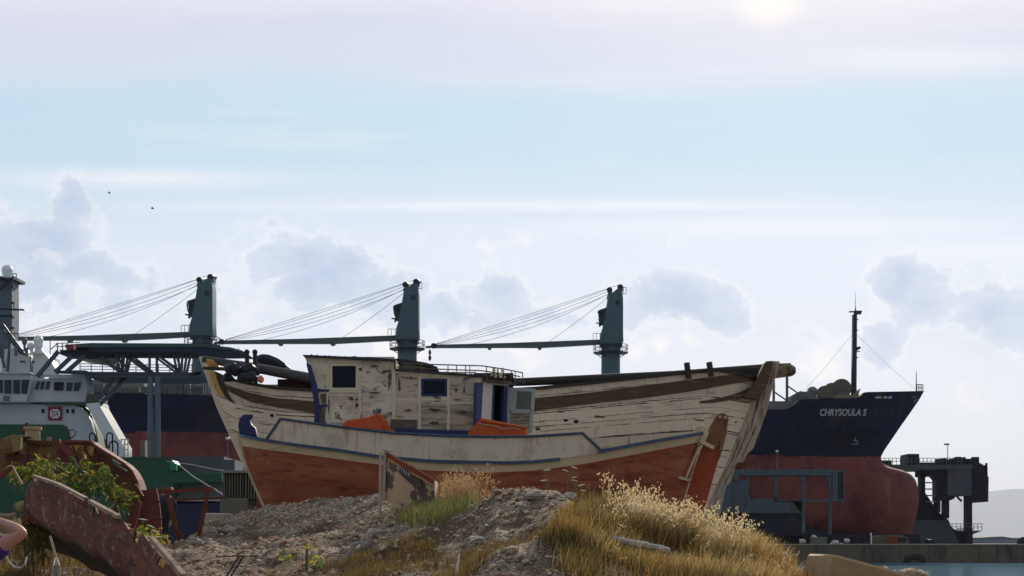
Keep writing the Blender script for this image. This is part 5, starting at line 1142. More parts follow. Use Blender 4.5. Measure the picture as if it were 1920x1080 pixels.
mt['rockgrey'] = M('limestone_grey', (.30, .27, .23), .95, var=.3, vs=4, patches=[((.15, .11, .08), 4, (1, 1, 1), .52, .66, .6)], bump=.6)
mt['rockpale'] = M('limestone_pale', (.50, .44, .36), .95, var=.2, vs=4, patches=[((.25, .19, .13), 4, (1, 1, 1), .56, .68, .6)], bump=.5)
# ------------------------------------------------------------------ small skiff bow on the mound
YSK = 26.5
sk = thing('skiff', 'cracked cream skiff bow with a red gunwale strake poking out of the mound', 'boat', P(770, 960, YSK))
m = MB(); n = 14; vs = []
up = [(722, 845), (760, 868), (800, 890), (815, 900)]; lo = [(716, 930), (740, 950), (780, 965), (815, 970)]
for side in (1, -1):
    for j in range(7):
        t = j / 6
        for i in range(n + 1):
            u = i / n; x0 = 722 - 5 * t; px = x0 + (815 - x0) * u; py = interp(px, up) * (1 - t) + interp(px, lo) * t
            b = .03 + .55 * (u ** .7) * (1 - .55 * t ** 1.5); p = P(px, py, YSK - b)
            if side < 0: p.y = YSK + b
            vs.append(p)
fs = []
for s_ in (0, 1):
    for j in range(6):
        for i in range(n):
            k = s_ * 7 * (n + 1) + j * (n + 1) + i; fs.append((k, k + 1, k + n + 2, k + n + 1))
for i in range(n): fs.append((i, i + 1, 7 * (n + 1) + i + 1, 7 * (n + 1) + i))
for j in range(6):
    k = j * (n + 1) + n; fs.append((k, k + n + 1, k + n + 1 + 7 * (n + 1), k + 7 * (n + 1)))
m.add(vs, fs); m.build('hull', mt['skiff'], sk)
def strip(y0, y1, mat, nm, w=.03):
    m = MB(); vs = []
    for i in range(n + 1):
        u = i / n; px = 721 + (815 - 721) * u; b = .03 + .55 * u ** .7
        for (dy, o_) in ((y0, .0), (y0, w), (y1, w), (y1, 0)): vs.append(P(px, interp(px, up) + dy, YSK - b - o_))
    m.add(vs, [(i * 4 + j, i * 4 + (j + 1) % 4, i * 4 + 4 + (j + 1) % 4, i * 4 + 4 + j) for i in range(n) for j in range(4)] + [(0, 1, 2, 3), (n * 4 + 3, n * 4 + 2, n * 4 + 1, n * 4)])
    m.build(nm, mat, sk)
strip(1.5, 10, mt['skiff_red'], 'red_strake', .025); strip(11, 14, mt['skiff_yel'], 'yellow_line', .012); strip(-1.5, 1.5, mt['wreck_edge'], 'gunwale', .05)
def sksurf(px, py):
    u = (px - 721) / 94; return P(px, py, YSK - (.04 + .55 * max(u, 0) ** .7))
m = MB(); q = [(741, 872), (752, 876), (764, 883), (778, 892), (788, 902), (790, 912), (780, 914), (768, 904), (758, 896), (748, 886)]; a_ = [sksurf(x, y) + Vector((0, -.012, 0)) for x, y in q]; m.add(a_ + [v + Vector((0, .03, 0)) for v in a_], [tuple(range(10)), tuple(range(19, 9, -1))] + [(i, i + 10, (i + 1) % 10 + 10, (i + 1) % 10) for i in range(10)])
m.rough(.02, 7); m.build('dark_name_patch', M('bare_grey_planks', (.075, .06, .05), .9, var=.5, patches=[((.28, .2, .13), 5, (1, 1, 1), .58, .66, .6)]), sk)
def slant(x, y): return sksurf(x, y + (x - 745) * .62)
text_on(slant, 'ΑΓΓΕΛΑ', 744, 769, 880, 872.5, 'name_lettering', sk, off=.03, shear=0, mat=M('grey_white_letters', (.62, .64, .62), .8), bold=.0)
m = MB(); m.beam(P(719, 940, YSK - .1), P(722, 848, YSK - .1), .05); m.beam(P(724, 850, YSK - .08), P(726.5, 836, YSK - .08), .028); m.build('stem_post', mt['greywood'], sk)
m = MB(); m.poly([P(719, 842, YSK - .12), P(724, 845, YSK - .14), P(730, 846, YSK - .14), P(737, 845, YSK - .12)], [.022, .014, .014, .024], 6); m.build('twine', mt['rope'], sk)
m = MB(); a = ground(717, 960); m.poly([P(712, 965, YSK - .5), P(713, 905, YSK - .45), P(714, 848, YSK - .4)], [.026, .024, .02], 7); m.build('wooden_stake', mt['greywood'], tags=dict(label='thin upright wooden stake at the left of the skiff bow', cat='stake'))

# ------------------------------------------------------------------ wrecked hull side at lower left
def wreck():
    root = thing('wrecked_hull', 'peeling pinkish brown hull side of a wrecked boat lying across the lower left', 'boat wreck', P(200, 1100, 15))
    up = [(50, 908, 19), (66, 897, 18.8), (110, 913, 18), (165, 941, 17), (225, 975, 16), (290, 1022, 15), (345, 1082, 14), (400, 1150, 13.2)]
    lo = [(44, 925, 19.2), (64, 950, 19.3), (92, 985, 18.9), (127, 1035, 18.2), (172, 1085, 17.3), (222, 1140, 16.4), (272, 1200, 15.5), (330, 1290, 14.5)]
    me = bpy.data.meshes.new('planking'); o0 = origin(root); vs = []; uv = []; fs = []; N_, K = 70, 16
    for layer in (0, 1):
        for j in range(K + 1):
            t = j / K
            for i in range(N_ + 1):
                u = i / N_; q = u * (len(up) - 1); a = min(int(q), len(up) - 2); f = q - a
                A = [up[a][c] + (up[a + 1][c] - up[a][c]) * f for c in range(3)]; B = [lo[a][c] + (lo[a + 1][c] - lo[a][c]) * f for c in range(3)]
                w_ = 78 + 18 * u; q1 = P(A[0] - 12, A[1] + w_, A[2] + .35); q2 = P(A[0] + 22, A[1] + w_ + 48, A[2] + 2.6); pa = P(*A)
                p = pa.lerp(q1, t / .6) if t <= .6 else q1.lerp(q2, (t - .6) / .4)
                p += Vector((-.3, -1, 0)).normalized() * math.sin(math.pi * min(t / .6, 1)) * .03
                p += Vector((0, 1, 0)) * (.06 * layer) + mnoise.noise_vector(p * 1.6) * .05
                if j == 0: p.z += .05 * mnoise.noise(p * 6) - (.05 if abs(u - .47) < .012 else 0)
                vs.append(p - o0); uv.append((u * 6, t * 1.6))
    hole = lambda i, j: (j < 2 and mnoise.noise(Vector((i * .35, 9, 2))) > .18)
    for layer in (0, 1):
        k = layer * (K + 1) * (N_ + 1)
        for j in range(K):
            for i in range(N_):
                if hole(i, j): continue
                q = (k + j * (N_ + 1) + i, k + j * (N_ + 1) + i + 1, k + (j + 1) * (N_ + 1) + i + 1, k + (j + 1) * (N_ + 1) + i); fs.append(q if layer == 0 else q[::-1])
    k = (K + 1) * (N_ + 1)
    for i in range(N_): fs.append((i, i + k, i + 1 + k, i + 1)); a = K * (N_ + 1) + i; fs.append((a, a + 1, a + 1 + k, a + k))
    for j in range(K):
        a = j * (N_ + 1); fs.append((a, a + N_ + 1, a + N_ + 1 + k, a + k)); a += N_; fs.append((a, a + k, a + N_ + 1 + k, a + N_ + 1))
    me.from_pydata(vs, [], fs); ul = me.uv_layers.new(name='UVMap')
    for lp in me.loops: ul.data[lp.index].uv = uv[lp.vertex_index]
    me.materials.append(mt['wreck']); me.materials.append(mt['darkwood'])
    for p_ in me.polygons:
        if max(uv[v_][1] for v_ in p_.vertices) > 1.0: p_.material_index = 1  # tucked-under faces near-black: the shade below the wreck put into the colour
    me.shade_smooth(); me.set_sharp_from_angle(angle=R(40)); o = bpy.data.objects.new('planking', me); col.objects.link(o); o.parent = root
    def edge(seg, w, h, nm):
        m = MB(); pts = [P(*q) + Vector((0, -.05, .03)) for q in seg]
        for a, b in zip(pts, pts[1:]): m.beam(a, b, w, h)
        m.rough(.018, 5); m.build(nm, mt['wreck_edge'], root)
    edge(up[1:4], .05, .03, 'rail_plank'); edge([(172, 946, 16.8), (225, 975, 16)], .05, .035, 'rail_plank'); edge([(288, 1018, 15), (318, 1052, 14.5), (348, 1086, 14)], .05, .05, 'rail_plank')
    m = MB()
    for x, y, Y in ((161, 938, 17), (161, 943, 16.9)): m.beam(P(x + 1, y - 2, Y - .1), P(x - 1, y + 8, Y - .12), .03)
    m.build('rib', mt['rusty'], root)
wreck()

# ------------------------------------------------------------------ rusty scrap at left
YJ = 30.0
wn = thing('winch_machine', 'rusted ochre winch machine with a drum and a round cap at the left edge', 'winch', P(50, 900, YJ))
m = MB(); m.prism([(-60, 826), (20, 828), (100, 830), (112, 835), (112, 885), (60, 892), (20, 884), (-60, 895)], YJ, 1.0); m.rough(.03, 2); m.build('body', mt['ochre_iron'], wn, bevel=.02)
m = MB(); m.prism([(0, 824), (24, 815), (45, 816), (22, 824), (38, 828), (35, 846), (24, 847), (20, 852), (0, 850)], YJ - .5, .6); m.build('gear_box', mt['ochre_iron'], wn, bevel=.02)
m = MB(); m.prism([(20, 822), (40, 816), (38, 845), (24, 848)], YJ - .55, .1); m.build('olive_plate', M('olive_yellow_plate', (.22, .18, .07), .8, patches=[((.10, .05, .02), 4, (1, 1, 1), .5, .6, .7)]), wn)
m = MB(); m.tube(P(61, 827, YJ + .3), P(61, 803, YJ + .3), .14, n=20); m.tube(P(61, 806, YJ + .3), P(61, 800, YJ + .3), .17, n=20); m.build('drum', mt['buff'], wn)
m = MB(); m.prism([(40, 803), (52, 800), (54, 825), (42, 828)], YJ + .3, .3); m.tube(P(51, 802, YJ + .4), P(51, 792, YJ + .4), .03); m.beam(P(42, 829, YJ - .05), P(100, 831, YJ - .05), .07); m.rough(.02, 4); m.build('flange', mt['rusty'], wn)
m = MB(); m.tube(P(92, 854, YJ - .1), P(92, 854, YJ - .16), .045, n=12); m.tube(P(92, 819, YJ), P(92, 828, YJ), .05); m.tube(P(41, 850, YJ - .1), P(42, 850, YJ - .3), .06); m.build('fitting', mt['wreck_edge'], wn)
m = MB(); m.prism([(10, 852), (45, 850), (50, 872), (34, 876), (24, 890), (14, 882)], YJ - .35, .5); m.rough(.03, 3); m.build('bracket', mt['rusty'], wn)
# rusted steel boat shell with the arched gunwale
sh = thing('rusted_shell', 'rusted open steel boat shell with curved gunwale and inverted U handrails', 'boat wreck', P(200, 1000, 29))
arch = [(106, 830), (140, 829), (176, 830), (186, 838), (200, 847), (222, 861), (240, 872), (252, 884), (262, 902), (268, 920), (274, 945), (277, 975), (277, 1010)]
m = MB()
pts = [P(x, y, 29) for x, y in arch]
for a, b in zip(pts, pts[1:]): m.beam(a, b, .5, .045)
m.rough(.01, 3); m.build('gunwale', mt['rustred'], sh)
m = MB(); ins = [P(x, y, 29.6) for x, y in arch]; low = [P(x, min(1010, y + 70 + i * 3), 29.5) for i, (x, y) in enumerate(arch)]
n_ = len(ins); m.add(ins + low + [v + Vector((0, .05, 0)) for v in ins + low], [(i, i + 1, n_ + i + 1, n_ + i) for i in range(n_ - 1)] + [(2 * n_ + i, 3 * n_ + i, 3 * n_ + i + 1, 2 * n_ + i + 1) for i in range(n_ - 1)]); m.build('back_plate', mt['rusty'], sh)
m = MB(); m.prism([(212, 862), (232, 868), (246, 882), (254, 905), (258, 940), (262, 975), (255, 1000), (235, 1000), (238, 930), (228, 890)], 28.8, .25); m.rough(.03, 3); m.build('frame_plate', mt['rusty'], sh)
m = MB(); m.prism([(138, 835), (156, 835), (160, 860), (150, 866), (143, 850)], 28.8, .1); m.prism([(160, 840), (166, 836), (176, 838), (178, 850), (170, 856), (166, 846)], 28.8, .1); m.prism([(128, 834), (136, 836), (134, 845)], 28.8, .1); m.build('amber_plate', mt['amber'], sh)
m = MB(); m.beam(P(110, 832, 28.7), P(140, 858, 28.7), .12, .1); m.beam(P(105, 832, 28.8), P(128, 850, 28.8), .08, .2); m.build('strut', mt['rustred'], sh)
for x0, x1, yt, ya, yb in ((168, 178.5, 812, 829, 829), (200, 211, 811.5, 835, 848), (205, 221, 827, 840, 855)):
    m = MB(); w = (x1 - x0) / 2; c = (x0 + x1) / 2; m.poly([P(x0, ya, 28.9)] + [P(c - w * math.cos(math.pi * k / 8), yt + w - w * math.sin(math.pi * k / 8), 28.9) for k in range(9)] + [P(x1, yb, 28.9)], .014, 7); m.build('handrail', mt['dock_dark'], sh)
m = MB(); m.poly([P(132, 826, 28.9), P(128, 808, 28.9), P(136, 806, 28.9), P(143, 809, 28.9), P(140, 817, 28.9), P(131, 822, 28.9)], .011, 6); m.build('bent_rod', mt['rusty'], sh)
m = MB()
for a, b in (((210, 862), (226, 872)), ((213, 868), (238, 884))): m.beam(P(*a, 28.6), P(*b, 28.6), .04, .03)
m.build('pale_pipe', mt['shipgrey'], sh)
# gable shaped planks
g = thing('plank_frame', 'two weathered planks leaning together like a gable at the left edge', 'planks', P(15, 910, 22))
for a, b, w in (((-12, 905), (23, 875), .08), ((22, 874), (41, 908), .05)):
    m = MB(); m.beam(P(*a, 22), P(*b, 22), w, w * .6); m.rough(.01, 6); m.build('plank', mt['wreck_edge'] if w == .05 else mt['rustred'], g)
# leaning sticks and boards in the scrap
for (x0, y0, x1, y1, Y, w, mk, lab) in ((212, 922, 224, 975, 27, .05, 'wreck_edge', 'pale thin board leaning behind the wrecked hull under the yellow bush'), (208, 968, 216, 945, 27, .05, 'wreck_edge', 'short pale board end leaning the other way behind the wrecked hull'), (247, 996, 262, 940, 27, .07, 'rustred', 'reddish board leaning beside the curved rusty shell'),
                                        (94, 1005, 105, 1048, 14.5, .02, 'rope', 'frayed pale rope end hanging below the wrecked hull')):
    m = MB(); m.beam(P(x0, y0, Y), P(x1, y1, Y), w, w * .6); m.rough(.008, 6); m.build('loose_board' if w > .03 else 'frayed_rope', mt[mk], tags=dict(label=lab, cat='board' if w > .03 else 'rope'))
m = MB()
for k in range(46):
    a = random.uniform(-9, 9); m.poly([P(105 + a * .2, 1046, 14.4), P(106 + a * .7, 1060, 14.3 + random.uniform(-.1, .1)), P(106 + a, 1098, 14.2)], [.006, .006, .003], 4)
m.build('frayed_rope', mt['rope'], tags=dict(label='pale unravelled rope tassel at the bottom under the wrecked hull', cat='rope'))
m = MB(); m.poly([P(10, 1040, 15), P(18, 1055, 14.9), P(28, 1064, 14.8), P(40, 1065, 14.8), P(47, 1058, 14.8), P(50, 1045, 14.9)], .010, 6); m.build('rubber_hose', mt['rope'], tags=dict(label='pale curved hose loop on the ground right of the person', cat='hose'))
m = MB(); m.prism([(24, 950), (32, 942), (44, 938), (58, 944), (52, 958), (44, 962), (27, 958)], 20, .25); m.rough(.02, 4); m.build('upturned_box', M('yellowed_box', (.30, .25, .10), .8, patches=[((.08, .07, .06), 4, (1, 1, 1), .45, .55, .8)]), tags=dict(label='yellowish broken box in the weeds above the person\'s elbow', cat='box'), bevel=.01)
m = MB(); m.poly([P(-10, 966, 20), P(18, 967, 20), P(30, 964, 20)], .03, 6); m.build('old_branch', mt['wreck_edge'], tags=dict(label='short pale branch lying above the raised arm', cat='branch'))
# dark tyre heap behind the frame
m = MB(); m.ball(P(303, 970, 33), .42, (.62, .8, 1.35), 28, 20); m.rough(.12, 2.2, 5); m.rough(.04, 8, 1); m.build('dark_boulder', M('dark_mottled_rubber', (.022, .022, .026), .8, var=.5, patches=[((.13, .12, .11), 3, (1, 1, .5), .55, .66, .7)], bump=.5), tags=dict(label='dark mottled boulder standing behind the rusty red frame', cat='boulder'))
# red frame
fr = thing('iron_frame', 'rusty red iron trestle frame standing between the scrap and the gravel', 'frame', P(350, 1010, 31))
YFm = 31.0
for a, b, w, nm in (((262, 921), (300, 924), .05, 'cross_bar'), ((290, 924), (398, 916), .11, 'cross_bar'), ((316, 938), (425, 933), .07, 'cross_bar'), ((313, 925), (335, 1010), .11, 'leg'), ((391, 914), (373, 1005), .10, 'leg'), ((332, 990), (344, 1006), .05, 'brace'), ((386, 930), (388, 962), .04, 'brace'), ((246, 991), (264, 944), .06, 'brace')):
    m = MB(); m.beam(P(*a, YFm), P(*b, YFm + (.0 if nm != 'cross_bar' else .1)), w * .75, w * .6); m.rough(.008, 5); m.build(nm, mt['rustred'], fr)
m = MB(); m.prism([(305, 914), (320, 913), (323, 920), (303, 920)], YFm, .2); m.prism([(380, 913), (400, 915), (404, 918), (384, 918)], YFm, .2); m.build('bracket_plate', M('orange_rust', (.28, .09, .05), .85), fr)
# slatted container and blocks beside the bow
cr = thing('slatted_container', 'grey container of vertical slats on a concrete block under the red bow', 'container', P(450, 960, 46))
m = MB(); m.pbox(414, 882, 500, 886.5, 46, 2); m.build('lid', M('pale_lid', (.22, .22, .20), .8), cr)
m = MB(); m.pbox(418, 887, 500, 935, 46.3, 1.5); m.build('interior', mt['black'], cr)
m = MB()
for k in range(15):
    x = 419 + k * 5.1; m.pbox(x, 886, x + 2.0, 936, 46.05 + random.uniform(0, .08), .1)
m.build('slat', mt['slat'], cr)
m = MB(); m.pbox(412, 934, 464, 975, 46, 1.6); m.build('base_block', mt['greyblock'], cr, bevel=.03)
m = MB(); m.pbox(384, 962, 421, 1000, 36, 1.2); m.rough(.03, 2); m.build('concrete_slab', mt['concrete'], tags=dict(label='flat concrete slab with a sunlit top edge at the left foot of the gravel', cat='slab'), bevel=.03)

# ------------------------------------------------------------------ slab at lower right, log, stick, wire
sl = MB(); sl.prism([(1558, 1039), (1575, 1042), (1620, 1054), (1680, 1071), (1735, 1088), (1760, 1110), (1760, 1200), (1520, 1200), (1545, 1090)], 20, 1.6); sl.rough(.02, 2)
sl.build('concrete_slab', M('ochre_concrete', (.36, .25, .13), .95, var=.25, vs=3, bump=.4), bevel=.03, tags=dict(label='tilted ochre concrete slab at the bottom right before the water', cat='slab'))
m = MB(); g0 = ground(1146, 1012); g1 = ground(1256, 1034); a_, b_ = P(1146, 1010, g0.y - .6), P(1256, 1033, g0.y - .6)
m.poly([a_.lerp(b_, k_ / 24) for k_ in range(25)], [.05 + .012 * mnoise.noise(Vector((k_ * .7, 0, 0))) for k_ in range(25)], 7)
m.rough(.018, 9); m.build('broken_kerb', mt['rockpale'], tags=dict(label='long pale concrete bar lying in the dry grass right of the mound', cat='concrete bar'), bevel=.02)
g0 = ground(854, 1090); m = MB(); m.poly([g0 + Vector((0, -.1, -.1)), P(858, 1060, g0.y - .15), P(862, 1037, g0.y - .1)], [.020, .018, .006], 7); m.build('stick', mt['stick'], tags=dict(label='bleached white stick upright at the bottom centre', cat='stick'))
m = MB(); Yw = 17.5
m.beam(P(405, 1043, Yw), P(482, 1043, Yw), .012); m.beam(P(447, 1044, Yw), P(422, 1085, Yw), .014); m.beam(P(456, 1044, Yw), P(430, 1085, Yw), .014); m.build('wire_stand', mt['dock_dark'], tags=dict(label='thin dark wire stand with a flat bar at the bottom left of the gravel', cat='wire'))
# ------------------------------------------------------------------ rocks
def rock(px, py, w, h, label, mat='concrete', seed=0, flat=.8):
    g = ground(px, py); s = w / F * g.y / 2; m = MB(); bm = bmesh.new(); bmesh.ops.create_icosphere(bm, subdivisions=3, radius=1)
    sv_ = Vector((seed * 3.7 + px, 0, 0)); vs = []
    for v in bm.verts:
        d = v.co.copy(); k = 1 + .55 * mnoise.noise(d * 1.1 + sv_) + .2 * mnoise.noise(d * 3 + sv_); q = d * k
        q = Vector((round(q.x * 2.2) / 2.2 * .45 + q.x * .55, q.y, round(q.z * 1.8) / 1.8 * .5 + q.z * .5))
        vs.append(g + Vector((q.x * s, q.y * s * .8, q.z * s * h / w + s * h / w * .5)))
    m.add(vs, [tuple(v.index for v in f.verts) for f in bm.faces]); bm.free()
    m.build('rock', mt[mat], smooth=28, tags=dict(label=label, cat='rock'))
for a in ((1070, 934, 24, 17, 'blocky pale rock on the crest beside the white wildflowers', 'rockpale'), (1005, 936, 40, 20, 'wide grey rock on the crest left of the blocky pale rock', 'rockgrey'), (976, 948, 22, 9, 'flat cream stone catching the sun near the mound top', 'rockpale'),
          (898, 1016, 36, 13, 'long cream stone low in the middle of the mound', 'rockpale'), (958, 1034, 26, 12, 'whitish stone low on the mound right of the long cream stone', 'rockpale'), (1100, 968, 30, 18, 'grey rock at the edge of the dry grass below the crest', 'rockgrey'), (1085, 950, 18, 12, 'small grey rock just below the blocky pale rock', 'rockgrey'),
          (1468, 1058, 26, 26, 'rounded white boulder at the right foot of the mound', 'rockpale'), (1436, 1052, 30, 18, 'dark shaded rock left of the rounded white boulder', 'rockgrey'), (1446, 1072, 22, 12, 'flat brown rock under the rounded white boulder', 'rockgrey'),
          (424, 1000, 34, 18, 'smooth grey rock on the shaded left slope of the gravel', 'rockgrey'), (368, 1022, 26, 18, 'second smooth rock lower down on the shaded left slope', 'rockgrey'), (705, 932, 14, 9, 'small pale stone at the ridge left of the stake', 'rockpale'), (845, 936, 22, 10, 'pale stone at the ridge behind the green tuft', 'rockpale'),
          (712, 1004, 30, 14, 'tan stone in the shaded hollow below the skiff', 'rockgrey'), (672, 1024, 30, 10, 'low brown stone in the hollow at the bottom left of the mound', 'rockgrey'), (20, 1066, 26, 16, 'pale stone on the ground beside the person', 'rockpale'), (66, 1052, 20, 10, 'light stone right of the pale hose loop', 'rockpale'),
          (935, 926, 22, 10, 'small grey stone on the crest left of the wide grey rock', 'rockgrey'), (1032, 1004, 40, 20, 'brown grey rock at the left edge of the golden grass', 'rockgrey')):
    rock(*a)
mt['sandy'] = M('sandy_rock', (.34, .25, .15), .95, var=.4, vs=5, patches=[((.16, .11, .07), 5, (1, 1, 1), .5, .64, .8), ((.50, .42, .30), 7, (1, 1, 1), .6, .7, .6)], bump=.8)
for x, y, w, h, lab in ((1655, 1084, 56, 30, 'left sandy rock at the bottom edge before the water'), (1705, 1087, 62, 28, 'right sandy rock at the bottom edge before the water')):
    m = MB(); bm = bmesh.new(); bmesh.ops.create_icosphere(bm, subdivisions=4, radius=1); c = P(x, y, 24); s_ = w / 2 / F * 24; vs = []
    for v in bm.verts:
        d = v.co; k = 1 + .35 * mnoise.noise(d * 1.2 + Vector((x, 0, 0))) + .22 * mnoise.noise(d * 3.1 + Vector((x, 3, 0))) + .10 * mnoise.noise(d * 8); vs.append(c + Vector((d.x * s_, d.y * s_, d.z * s_ * h / w * 1.4)) * k)
    m.add(vs, [tuple(v.index for v in f.verts) for f in bm.faces]); bm.free(); m.build('rock', mt['sandy'], smooth=25, tags=dict(label=lab, cat='rock'))
# dark rusty scrap heaped behind the wrecked hull
for k in range(16):
    px, py, Yk = random.uniform(105, 225), random.uniform(935, 1000), random.uniform(26.5, 28.5)
    c = P(px, py, Yk); m = MB(); a = random.uniform(-1.4, 1.4); L = random.uniform(.2, .5); w = random.uniform(.04, .2)
    e = c + Vector((math.cos(a) * L, random.uniform(-.2, .2), math.sin(a) * L)); m.beam(c, e, w, .03)
    if k % 3 == 0: m.beam(e, e + Vector((math.sin(a) * .2, 0, -math.cos(a) * .25)), w * .7, .04)
    m.rough(.03, 4, k); m.build('scrap_plate', mt['rusty'], tags=dict(label='bent rusty scrap plate in the dark heap behind the wrecked hull', cat='scrap', group='scrap plates behind the wrecked hull'))

# ------------------------------------------------------------------ gravel: loose stones, nobody could count them
ico = bmesh.new(); bmesh.ops.create_icosphere(ico, subdivisions=1, radius=1); iv = np.array([v.co[:] for v in ico.verts]); iff = np.array([[v.index for v in f.verts] for f in ico.faces]); ico.free()
def stones(name, N, pxr, Yr, smin, smax, dens):
    px = rng.uniform(*pxr, N * 4); Y = rng.uniform(*Yr, N * 4); x = (px - 960) / F * Y
    keep = (rng.random(N * 4) < dens(px, Y, x)); px, Y, x = px[keep][:N], Y[keep][:N], x[keep][:N]; z = terrain(x, Y); n = len(x)
    s = smin + (smax - smin) * rng.random(n) ** 7; sc = s[:, None, None] * np.stack([rng.uniform(.7, 1.4, n), rng.uniform(.7, 1.3, n), rng.uniform(.4, .9, n)], -1)[:, None, :]
    v = iv[None] * (1 + .35 * (rng.random((n, len(iv), 1)) - .5)) * sc; a = rng.uniform(0, 6.28, n); ca, sa = np.cos(a)[:, None], np.sin(a)[:, None]
    tl = rng.uniform(-.5, .5, n)[:, None]; X = v[..., 0] * ca - v[..., 1] * sa; Yv = v[..., 0] * sa + v[..., 1] * ca; Zv = v[..., 2] + X * tl
    vv = np.stack([X + x[:, None], Yv + Y[:, None], Zv + z[:, None] + s[:, None] * .2], -1).reshape(-1, 3)
    ff = (iff[None] + (np.arange(n) * len(iv))[:, None, None]).reshape(-1, 3)
    tone = rng.uniform(.55, 1.4, n)[:, None] * np.array([[.43, .315, .215]]); red = rng.random(n) < .15; tone[red] *= np.array([1.08, .86, .78]); wh = rng.random(n) < .06; tone[wh] = [.58, .50, .40]
    cc = np.repeat(np.clip(np.c_[tone, np.ones(n)], 0, 1), len(iv), 0)
    o = fast_mesh(name, vv, ff, mt['stone'], cc); return tag(o, kind='stuff')
def dg(px, Y, x):
    m_ = np.clip((fbm(x, Y, .9, 3, 41) + .35) * 1.6, .12, 1); m_ = m_ * np.where(px > 1120, .25, 1) * np.where(px < 330, .35, 1)
    return m_
tag(stones('gravel', 30000, (60, 1560), (13, 36), .007, .055, dg), 'loose grey and reddish gravel stones covering the mound', 'gravel')

# ------------------------------------------------------------------ grasses
def grass(name, label, N, pxr, Yr, hr, pal, w=.007, lean=(.15, .35), wind=.12, dens=None, heads=0.0, headcol=(.56, .42, .22), droop=.0, hs=1.0, pyr=None, cat='grass'):
    M_ = N * 6; px = rng.uniform(*pxr, M_); Y = rng.uniform(*Yr, M_); x = (px - 960) / F * Y
    k = np.ones(M_, bool)
    if pyr is not None:
        z = terrain(x, Y); py = HZ - (z - EYE) / Y * F; lo = np.interp(px, [a for a, b, c in pyr], [b for a, b, c in pyr]); hi = np.interp(px, [a for a, b, c in pyr], [c for a, b, c in pyr]); k &= (py > lo) & (py < hi)
    cl = fbm(x, Y, 1.5, 3, 77); wj = 70 * fbm(x, Y, .8, 3, 21); k &= rng.random(M_) < np.clip((px + wj - pxr[0]) / 45, 0, 1) * np.clip((pxr[1] - px - wj) / 45, 0, 1)
    d = np.clip(.45 + cl * 2.2, .03, 1) if dens is None else dens(px, Y, x, cl); k &= rng.random(M_) < d
    x, Y, px, cl = x[k][:N], Y[k][:N], px[k][:N], cl[k][:N]; n = len(x); z = terrain(x, Y) - .02
    h = rng.uniform(*hr, n) * (1 + .5 * np.clip(fbm(x, Y, .8, 2, 5) * 2, -.6, .8)); a = rng.uniform(0, 6.28, n); ln = rng.uniform(*lean, n) * h
    dx = np.cos(a) * ln + wind * h; dy = np.sin(a) * ln; fa = rng.uniform(0, 3.14, n); wx = np.cos(fa) * w / 2; wy = np.sin(fa) * w / 2 * .6
    B = np.stack([x, Y, z], -1); S = np.stack([wx, wy, np.zeros(n)], -1)
    def at(t): return B + np.stack([dx * t * t, dy * t * t, h * t * (1 - .15 * t)], -1)
    p1, p2, p3 = at(.0), at(.55), at(1.0)
    V = np.stack([p1 - S, p1 + S, p2 + S * .8, p2 - S * .8, p3 + S * .2, p3 - S * .2], 1); Fq = np.array([[0, 1, 2, 3], [3, 2, 4, 5]])
    pal = np.array(pal); ci = rng.integers(0, len(pal), n); ci2 = np.clip(((cl + .5) * len(pal)).astype(int), 0, len(pal) - 1); ci = np.where(rng.random(n) < .5, ci, ci2)
    c = pal[ci] * rng.uniform(.7, 1.3, (n, 1)); C = np.repeat(np.c_[np.clip(c, 0, 1), np.ones(n)], 6, 0)
    vv = V.reshape(-1, 3); ff = (Fq[None] + (np.arange(n) * 6)[:, None, None]).reshape(-1, 4)
    if heads:
        hi_ = np.nonzero(rng.random(n) < heads)[0]; k_ = 7; idx = np.repeat(hi_, k_); t = rng.uniform(.72, 1.0, len(idx)); m_ = len(idx)
        base = B[idx] + np.stack([dx[idx] * t * t, dy[idx] * t * t, h[idx] * t * (1 - .15 * t)], -1) + rng.normal(0, .018, (m_, 3))
        L = rng.uniform(.020, .036, m_) * hs; an = rng.normal(0, .5, m_); d1 = np.stack([np.sin(an), np.zeros(m_), -np.cos(an)], -1) * L[:, None]; sd = np.stack([np.cos(an), rng.uniform(-.5, .5, m_), np.sin(an)], -1) * (L * .24)[:, None]
        HV = np.stack([base, base + d1 * .45 + sd, base + d1, base + d1 * .45 - sd], 1).reshape(-1, 3); HF = (np.array([[0, 1, 2, 3]]) + (np.arange(m_) * 4)[:, None]) + len(vv)
        hc = np.array(headcol) * rng.uniform(.7, 1.25, (m_, 1)); HC = np.repeat(np.c_[np.clip(hc, 0, 1), np.ones(m_)], 4, 0)
        vv = np.r_[vv, HV]; ff = np.r_[ff, HF]; C = np.r_[C, HC]
    o = fast_mesh(name, vv, ff, mt['grass'], C); return tag(o, label, cat, kind='stuff')
gold = [(.33, .20, .06), (.42, .28, .10), (.28, .16, .045), (.48, .36, .17), (.20, .13, .045), (.16, .14, .05)]
rust = [(.26, .115, .033), (.34, .16, .045), (.19, .10, .035), (.38, .21, .06), (.13, .08, .035)]
olive = [(.11, .095, .03), (.17, .125, .04), (.22, .14, .045), (.08, .07, .025), (.26, .165, .055)]
green = [(.10, .14, .035), (.15, .18, .05), (.22, .22, .08), (.12, .12, .04), (.28, .25, .10)]
brown = [(.17, .10, .04), (.22, .14, .05), (.13, .08, .04), (.10, .09, .04), (.26, .16, .06)]
grass('dry_grass', 'golden dry oat grass with pale seed heads on the right slope', 13000, (1075, 1500), (18, 24), (.14, .40), gold, w=.008, wind=.14, heads=.02, headcol=(.50, .36, .18), dens=lambda px, Y, x, cl: np.clip(.35 + cl * 3.5, .03, 1) * np.clip((px - 1060) / 130, 0, 1))
